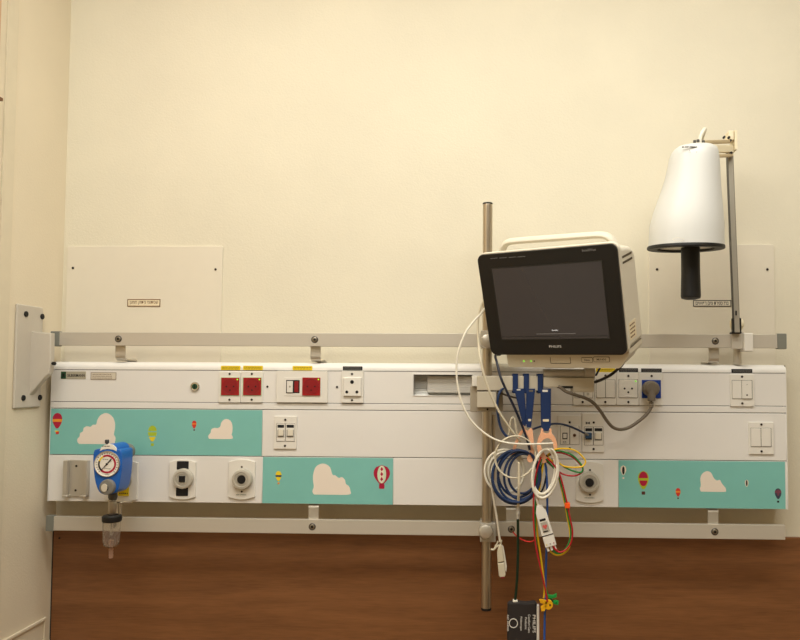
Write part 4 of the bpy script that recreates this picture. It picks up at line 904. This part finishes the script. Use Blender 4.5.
cordthing('dark_lead', 'darkc', .002, [(547, 455, -.172), (541, 468, -.17), (537.6, 484, -.17), (540.6, 492, -.17), (544.6, 484, -.17), (546.6, 470, -.17), (544, 460, -.17)], 'dark navy wire looping inside the white lead coil')
cordthing('hanging_hose', 'bluec', .0023, [(545, 462, -.172), (546.6, 476, -.17), (547.2, 495, -.166), (547.2, 515, -.163), (546.8, 540, -.16), (546, 565, -.158), (545.2, 600, -.156), (544.6, 625, -.155), (544.2, 650, -.155), (544, 690, -.155)], 'straight blue tube hanging to the bottom edge beside the black cuff', 'tube')
cordthing('red_wire', 'rw', .0013, [(513, 532, -.15), (516, 535.4, -.15), (520.6, 538.8, -.152), (526, 541.2, -.155), (531, 541.6, -.16), (535, 540, -.166)], 'short bright red wire sagging in front of the lower rail')
# white lead-set connector with heart label
a = math.radians(16.5); YW = -.182
cx, cz = at(544.6, 525.5, YW).x, at(544.6, 525.5, YW).z
kk = (1.6218+YW)/700
T = thing('lead_connector', (cx, YW, cz), 'white heart lead connector block with a red heart label', 'cable connector')
R_ = Matrix.Rotation(-a, 4, 'Y'); R_.translation = Vector((cx, YW, cz))
def tf(mb): bmesh.ops.transform(mb.bm, matrix=R_, verts=mb.bm.verts); return mb
u = kk
def local_prism(pts, d0, d1, bev=.001): return tf(MB().prism([(x*u, -y*u) for x, y in pts], d0, d1, bev, 2, False))
local_prism([(-2.2, -20.5), (2.2, -20.5), (5.4, -14), (5.9, 9), (-5.6, 9), (-5, -14)], -.005, .009).build('body', 'plate', T)
local_prism([(-5.3, 9.6), (5.9, 9.6), (5.9, 20.6), (-5.3, 20.6)], -.0055, .0095).build('plug_block', 'plate', T)
tf(MB().tube([(-.2*u, .002, 20*u), (-.4*u, .002, 26*u), (-.2*u, .004, 34*u)], .0024, 10, 4)).build('strain_relief', 'wc', T)
local_prism([(-3.4, -4), (3.6, -4), (3.6, 6), (-3.4, 6)], -.0056, -.0045, 0).build('label', 'ringd', T)
local_prism([(-3.4, -7.4), (2.6, -7.4), (2.6, -5.2), (-3.4, -5.2)], -.0056, -.0045, 0).build('black_print', 'ink', T)
local_prism([(-3.2, 4.6), (1.6, 4.6), (1.6, 5.8), (-3.2, 5.8)], -.006, -.0055, 0).build('black_print', 'ink', T)
hp_ = [((16*math.sin(t)**3)/16*2.3, -((13*math.cos(t)-5*math.cos(2*t)-2*math.cos(3*t)-math.cos(4*t))/16)*2.6+.6) for t in [2*PI*i/28 for i in range(28)]]
local_prism(hp_, -.0061, -.005, 0).build('heart_mark', 'heart', T)
tf(MB().box((-5.4*u, -.006, -9.6*u), (5.8*u, -.003, -8.9*u))).build('joint', 'ink', T)
for i, c_ in enumerate(('yel', 'ink', 'crim')):
    xx = (-3.4+3.6*i)*u; tf(MB().cyl((xx, -.0062, -18*u), (xx, -.005, -18*u), .0011, n=10)).build('colour_dot', c_, T)
    tf(MB().box((xx-1.1*u, -.003, -25*u), (xx+1.1*u, .004, -20.4*u), .0007, 2)).build('lead_boot', 'plate', T)
# blood-pressure hose and cuff
P = [at(519, 462, YC-.004), at(519, 475, YC-.006), at(518.8, 490, YC-.006), at(518, 508, YC+.01)]
o = tag(MB().tube(P, .0028, 12, 6).build('pressure_hose', 'tc'), 'ivory pressure hose hanging straight down through the navy coil', 'tube')
a, b = at(518, 507.4, YC+.01), at(517.8, 518.6, YC+.012); m = MB().cyl(b, a, .0036, n=16); m.cyl(at(517.9, 511.5, YC+.011), at(517.9, 514, YC+.011), .0048, n=16); m.build('coupling', 'armg', o)
cordthing('cuff_hose', 'greenc', .0028, [(517.8, 518.6, YC+.012), (518, 535, YC+.02), (517.9, 555, YC+.026), (517.3, 575, YC+.03), (516.2, 590, YC+.034), (515, 602, YC+.036)], 'dark green hose between the ivory hose and the black cuff', 'tube', 12)
YQ = YC+.036
T = thing('pressure_cuff', (at(523, 700, YQ).x, YQ, at(523, 700, YQ).z), 'black blood pressure cuff with white lettering hanging at the bottom edge', 'blood pressure cuff')
P = [at(*p, YQ) for p in ((506.6, 690), (507.4, 603), (509.4, 601.2), (517, 600.8), (526, 601.6), (534.5, 600.8), (536.6, 602.4), (537.2, 690))]
MB().prism([(v.x, v.z) for v in P], YQ-.009, YQ+.009, .005, 3, False).build('cuff_body', 'cuff', T)
A = rect(536.4, 604.6, 539, 690, YQ); MB().box((A[0], YQ-.008, A[1]), (A[2], YQ+.006, A[3]), .0008, 1).build('white_edge', 'cuffw', T)
A = rect(512.8, 599.6, 517.6, 602.6, YQ); MB().box((A[0], YQ-.006, A[1]), (A[2], YQ+.006, A[3]), .001, 1).build('hose_socket', 'wc', T)
for body, px, py, l, h in (('PHILIPS', 534.2, 623.8, 17.2, 3), ('Comfort Care', 529.2, 623.6, 17.6, 2.2), ('Pediatric', 525.9, 623.4, 11.6, 2), ('Pédiatrique', 521, 623.6, 13.4, 2.4), ('REF 40400B', 507.9, 623, 15.6, 1.6)):
    v = at(px, py, YQ-.009); k_ = (v.y-EYE.y)/F
    o = text_mb(body, v.x, v.z, l*k_, h*k_, YQ-.009, .0004, rot=-PI/2); o.build('lettering', 'cufft', T)
v = at(513.4, 623.2, YQ-.009); k_ = (v.y-EYE.y)/F
MB().tube([(v.x+4*k_*math.cos(t), YQ-.0092, v.z+4.3*k_*math.sin(t)) for t in [2*PI*i/24 for i in range(25)]], .0009, 6, 1).build('ring_mark', 'cufft', T)
# finger sensor on its cable
cordthing('sensor_lead', 'wc', .0023, [(491.4, 486, YC+.02), (493.4, 498, YC+.022), (496, 513, YC+.026), (498.2, 528, YC+.03), (500, 541.6, YC+.034)], 'white cable from the white coil down to the finger sensor')
YZ = YC+.036
T = thing('finger_sensor', (at(502, 577, YZ).x, YZ, at(502, 577, YZ).z), 'ivory finger clip sensor hanging right of the steel pole', 'finger sensor')
def zpoly(pts, d0, d1, name, m, bev=.002):
    MB().prism([(at(*p, YZ).x, at(*p, YZ).z) for p in pts], YZ+d0, YZ+d1, bev, 3, False).build(name, m, T)
zpoly([(498.6, 546), (500.6, 544), (502.6, 546), (504, 560.6), (497.6, 562.2), (497, 552)], -.006, .008, 'upper_jaw', 'tc')
zpoly([(497.6, 562.8), (504.2, 562), (505.6, 574), (504.6, 576.2), (500, 576.6), (498.8, 575)], -.007, .008, 'lower_jaw', 'tc')
zpoly([(502.2, 545), (503.6, 547), (506.8, 566), (506.4, 572), (505, 570), (503.6, 556)], -.002, .007, 'side_jaw', 'wc', .001)
zpoly([(500.2, 576), (504.8, 575.4), (504.4, 577.8), (501, 578)], -.004, .005, 'red_pad', 'crim', .0005)
m = MB().tube([at(499.6, 545, YZ), at(496.4, 547, YZ), at(493.6, 549.6, YZ), at(490.8, 549.4, YZ)], .0022, 8, 4); m.tube([at(498, 541, YZ), at(497, 544, YZ), at(495, 546.6, YZ)], .0017, 8, 4); m.tube([at(501.4, 540, YZ), at(500.6, 544, YZ), at(501, 548, YZ)], .0022, 8, 4)
m.build('cord_clip', 'tc', T)
# snap clips at the lead ends
YX = -.164
T = thing('electrode_clip', (at(544, 607, YX).x, YX, at(544, 607, YX).z), 'yellow electrode clip behind the blue tube beside the cuff', 'electrode clip', 'electrode clips at the lead ends')
def cp(pts, name, m, d0=-.004, d1=.003, bev=.001): return MB().prism([(at(*p, YX).x, at(*p, YX).z) for p in pts], YX+d0, YX+d1, bev, 2, False).build(name, m, T)
v = at(548.4, 604.4, YX); MB().prism(ell(v.x, v.z, 4.3*kk, 4.8*kk), YX-.004, YX+.004, .0012, 2, False).build('clip_head', 'ycl', T)
cp([(539.2, 599.4), (542, 599.2), (548, 600.6), (547, 604), (543, 603.4), (540, 602.4)], 'clip_wing', 'ycl'); cp([(540.6, 606.6), (544, 603.6), (547, 605), (544.6, 610.4), (541.4, 611)], 'clip_wing', 'ycl')
MB().cyl((v.x+.003, YX-.0046, v.z), (v.x+.003, YX-.003, v.z), .0018, n=12).build('snap_hole', 'hole', T)
YX = -.158
T = thing('electrode_clip', (at(554, 602, YX).x, YX, at(554, 602, YX).z), 'green electrode clip to the right of the yellow clip', 'electrode clip', 'electrode clips at the lead ends')
cp([(547.6, 594.6), (550, 594.8), (553, 595), (556.6, 593.2), (556.6, 596.8), (552, 598.2), (548.6, 598)], 'clip_wing', 'gcl'); cp([(552, 601.8), (554.6, 599.6), (558.6, 600.6), (558.2, 604.6), (554, 603.8)], 'clip_wing', 'gcl'); cp([(547, 598), (550.6, 597.2), (553.6, 600.6), (551, 603), (547.6, 601.6)], 'clip_head', 'gtag')
v = at(556.2, 602.2, YX); MB().cyl((v.x, YX-.0046, v.z), (v.x, YX-.003, v.z), .0012, n=12).build('snap_hole', 'hole', T)

# ------------------------------------------------------------------ blue vacuum regulator
Y0 = -.158; Y1 = -.112
T = thing('vacuum_regulator', (at(110, 500, Y0).x, -.13, at(110, 500, Y0).z), 'blue vacuum regulator with a round dial and clear jar plugged into a gas outlet', 'regulator')
B = [(94.2, 450), (98.6, 448.8), (107, 449.6), (116, 449.4), (120.6, 451), (121.6, 458), (121.6, 468), (120.2, 478), (118.4, 487), (116.4, 491.6), (111, 494.4), (104, 494.8), (98.6, 491.4), (95, 482), (93.2, 468), (92.9, 455)]
P = smooth([at(*p, Y0) for p in B]+[at(*B[0], Y0)], 3)[:-1]
MB().prism([(v.x, v.z) for v in P], Y0, Y1, .0024, 3, False).build('body', 'blue', T)
# dial
g = at(107.4, 463.9, Y0); kg = (g.y-EYE.y)/F; R = 13*kg
o = MB().lathe([(R, -.002), (R, .002), (R*.97, .0032), (R*.93, .0032), (R*.92, .0016), (.0001, .0016)], (g.x, Y0, g.z), '-y', 48).build('gauge', 'dial', T)
MB().lathe([(R*1.0, .0008), (R*1.02, .0018), (R*.985, .0034), (R*.955, .0034), (R*.95, .002)], (g.x, Y0, g.z), '-y', 48, False, False).build('gauge_rim', 'steel', o)
def arc(r0, r1, a0, a1, m, name, d, n=24):
    A0, A1 = math.radians(a0), math.radians(a1)
    pts = [(g.x+r1*math.cos(A0+(A1-A0)*i/n), g.z+r1*math.sin(A0+(A1-A0)*i/n)) for i in range(n+1)]+[(g.x+r0*math.cos(A1-(A1-A0)*i/n), g.z+r0*math.sin(A1-(A1-A0)*i/n)) for i in range(n+1)]
    MB().prism(pts, Y0-d, Y0-.001).build(name, m, o)
arc(R*.58, R*.72, -135, 118, 'crim', 'scale_band', .0021); arc(R*.58, R*.7, 160, 232, 'ink', 'scale_band', .0021); arc(R*.58, R*.7, 120, 160, 'yel', 'scale_band', .0021)
m = MB()
for i in range(21):
    t = math.radians(225-270*i/20); r0, r1 = R*.77, R*(.86 if i % 2 else .9); p0 = Vector((g.x+r0*math.cos(t), 0, g.z+r0*math.sin(t))); p1 = Vector((g.x+r1*math.cos(t), 0, g.z+r1*math.sin(t)))
    n_ = Vector((-math.sin(t), 0, math.cos(t)))*.0004
    m.prism([((p0-n_).x, (p0-n_).z), ((p1-n_).x, (p1-n_).z), ((p1+n_).x, (p1+n_).z), ((p0+n_).x, (p0+n_).z)], Y0-.002, Y0-.001)
m.build('scale_mark', 'ink', o)
t = math.radians(48); dv = Vector((math.cos(t), math.sin(t))); nv = Vector((-dv.y, dv.x)); c_ = Vector((g.x, g.z))
pts = [c_-dv*R*.62+nv*.0004, c_-dv*R*.62-nv*.0004, c_-nv*.0007, c_+dv*R*.55-nv*.0012, c_+dv*R*.55+nv*.0012, c_+nv*.0007]
m = MB().prism([(q.x, q.y) for q in pts], Y0-.0032, Y0-.0026); m.cyl((g.x, Y0-.0036, g.z), (g.x, Y0-.001, g.z), .0022, n=16); m.build('needle', 'ink', o)
v = at(106, 459.5, Y0); scribble(v.x-.006, v.z-.001, v.x+.006, v.z+.0016, Y0-.0016, 1, 8).build('lettering', 'greyp', o); v = at(107.6, 468.4, Y0); scribble(v.x-.006, v.z-.002, v.x+.007, v.z+.001, Y0-.0016, 1, 9).build('lettering', 'greyp', o); v = at(107.5, 474.8, Y0); scribble(v.x-.005, v.z-.001, v.x+.005, v.z+.001, Y0-.0016, 1, 10).build('lettering', 'ink', o)
# label arch on top, hump, fitting
P = [at(px, py, Y0-.0005) for px, py in ((99.6, 451.2), (101, 447.4), (104.6, 444.8), (108.4, 444), (112.4, 444.6), (115.4, 447.4), (116.8, 451.4), (112.6, 449.6), (107.6, 449), (103, 449.6))]
MB().prism([(v.x, v.z) for v in P], Y0-.0005, Y0+.003, .0006).build('top_label', 'dial', T)
MB().prism([(v.x, v.z-.0012) for v in P], Y0+.002, Y1+.006, .001).build('top_hump', 'blue', T)
v = at(106, 446.4, Y0-.001); scribble(v.x-.008, v.z-.0012, v.x+.008, v.z+.002, Y0-.0005, 1, 77).build('lettering', 'ink', T)
v = at(107, 441.7, Y0+.012); MB().lathe([(.0022, -.012), (.0022, -.004), (.0042, -.003), (.0042, .003), (.003, .0045)], (v.x, v.y, v.z), 'z', 18).build('bleed_valve', 'greyd', T)
v = at(116.4, 450, Y0+.03); MB().cyl((v.x, Y0+.008, v.z-.001), (v.x, Y1+.012, v.z-.001), .0165, n=36, bev=.003).build('rear_drum', 'blue', T)
v = at(121, 452, Y1); MB().cyl((v.x, Y1-.006, v.z-.001), (v.x, Y1+.03, v.z-.001), .0175, n=36, bev=.002).build('rear_flange', 'greyp', T)
P = [(at(*p, Y1+.006).x, at(*p, Y1+.006).z) for p in ((117, 448.8), (130.4, 447.6), (131.8, 449.4), (131.6, 461), (130.6, 473), (128.6, 484), (125.4, 489.6), (118, 490))]
MB().prism(P, Y0+.014, Y1+.014, .005, 3, False).build('side_housing', 'blued', T)
v = at(121.5, 479.5, -.08); MB().lathe([(.0205, -.006), (.0205, .012), (.016, .016), (.016, .045)], (v.x, -.083, v.z), '-y', 36).build('probe_collar', 'greyp', T)
# selector knob
v = at(104.9, 487.6, Y0-.012); kz = (v.y-EYE.y)/F
o = MB().lathe([(7.9*kz, -.014), (7.9*kz, .004), (7.2*kz, .0085), (5*kz, .0095)], (v.x+.001, Y0, v.z), '-y', 36).build('selector_knob', 'greyp', T)
MB().prism(ell(v.x-1.1*kz, v.z-.4*kz, 3.3*kz, 4.1*kz), Y0-.0108, Y0-.009, .0004, 1).build('knob_face', 'wtag', o)
MB().prism(ell(v.x+1.9*kz, v.z-1*kz, .9*kz, 2.2*kz), Y0-.0106, Y0-.009).build('knob_pointer', 'ink', o)
# outlet stem, nut, lid and jar
YJ = Y0+.024; cxj = at(112, 515, YJ).x; kj = (YJ-EYE.y)/F; zj = lambda py: at(112, py, YJ).z
MB().lathe([(3.6*kj, zj(500)), (4.4*kj, zj(497)), (4.4*kj, zj(492.5)), (3.4*kj, zj(490))], (cxj+.001, YJ, 0), 'z', 24).build('outlet_stem', 'greyd', T)
MB().lathe([(3.2*kj, zj(514.4)), (3.8*kj, zj(512)), (4.1*kj, zj(508)), (4.1*kj, zj(503)), (3.5*kj, zj(501.4)), (4.2*kj, zj(500.6)), (3.8*kj, zj(499.4))], (cxj, YJ, 0), 'z', 8).build('chrome_nut', 'steel', T)
MB().tube([at(119.2, 514.5, YJ+.006), at(119.2, 507, YJ+.006), at(119.6, 503.6, YJ+.006), at(122.6, 502.6, YJ+.01), at(131, 502.4, YJ+.03)], .0022, 10, 4).build('relief_tube', 'steel', T)
MB().lathe([(8.4*kj, zj(521.6)), (9.1*kj, zj(521)), (9.3*kj, zj(518.6)), (9.1*kj, zj(516)), (8*kj, zj(514.9)), (3*kj, zj(514.7))], (cxj, YJ, 0), 'z', 40).build('jar_lid', 'blackp', T)
MB().lathe([(8.2*kj, zj(521.6)), (8.2*kj, zj(530)), (8*kj, zj(540)), (7.2*kj, zj(544.6)), (5*kj, zj(546.6)), (2.2*kj, zj(547)), (2.2*kj, zj(546.2)), (4.8*kj, zj(545.6)), (6.6*kj, zj(543.8)), (7.4*kj, zj(539.6)), (7.6*kj, zj(530)), (7.6*kj, zj(521.6))], (cxj, YJ, 0), 'z', 40, False, False).build('jar', 'jar', T)
MB().lathe([(1.7*kj, zj(521)), (1.7*kj, zj(534)), (1.0*kj, zj(535))], (cxj, YJ, 0), 'z', 16).build('dip_tube', 'jar', T)
prof = [(2.3*kj, zj(539.4))]
for i in range(6):
    z = 541+i*2.8; prof += [(2.4*kj-.05*i*kj, zj(z)), (2.0*kj-.05*i*kj, zj(z+1.6)), (2.3*kj-.05*i*kj, zj(z+2.4))]
prof += [(1.5*kj, zj(558.2))]
MB().lathe(prof, (cxj, YJ, 0), 'z', 20).build('nozzle', mat('nozzle_plastic', (214, 176, 150), .3, trans=.55, ior=1.3), T)

# ------------------------------------------------------------------ light: ceiling fitting by the wall, plus two added unseen fills
def fitting(x, y, w, l, power, label):
    T = thing('ceiling_light', (x, y, ZC), label, 'ceiling light', 'ceiling light fittings of the room')
    m = MB(); e = .03
    m.box((x-w/2-e, y-l/2-e, ZC-.045), (x-w/2, y+l/2+e, ZC)); m.box((x+w/2, y-l/2-e, ZC-.045), (x+w/2+e, y+l/2+e, ZC)); m.box((x-w/2, y-l/2-e, ZC-.045), (x+w/2, y-l/2, ZC)); m.box((x-w/2, y+l/2, ZC-.045), (x+w/2, y+l/2+e, ZC))
    m.build('light_frame', 'lamp', T)
    d = bpy.data.lights.new('ceiling_lamp', 'AREA'); d.shape = 'RECTANGLE'; d.size = w; d.size_y = l; d.energy = power; d.color = (1.0, .982, .912)
    o = bpy.data.objects.new('ceiling_lamp', d); C.objects.link(o); o.location = (x, y, ZC-.04)
fitting(0, -.85, 2.0, .3, 26.5, 'long ceiling light nearest the bed-head wall')
fitting(-.6, -1.75, .9, .6, 9.5, 'added unseen fill light on the ceiling further into the room, on the left')  # unseen fill, added to brighten the front of the bed-head unit
fitting(.5, -1.75, .9, .6, 9.5, 'added unseen fill light on the ceiling further into the room, on the right')  # second half of the added frontal fill, also out of view
w = bpy.data.worlds.new('world'); bpy.context.scene.world = w; w.use_nodes = True
w.node_tree.nodes['Background'].inputs[0].default_value = (.9, .85, .75, 1); w.node_tree.nodes['Background'].inputs[1].default_value = .02
vs = bpy.context.scene.view_settings
vs.view_transform = 'Standard'; vs.look = 'None'; vs.gamma = 1; vs.use_curve_mapping = False; vs.exposure = 0.0
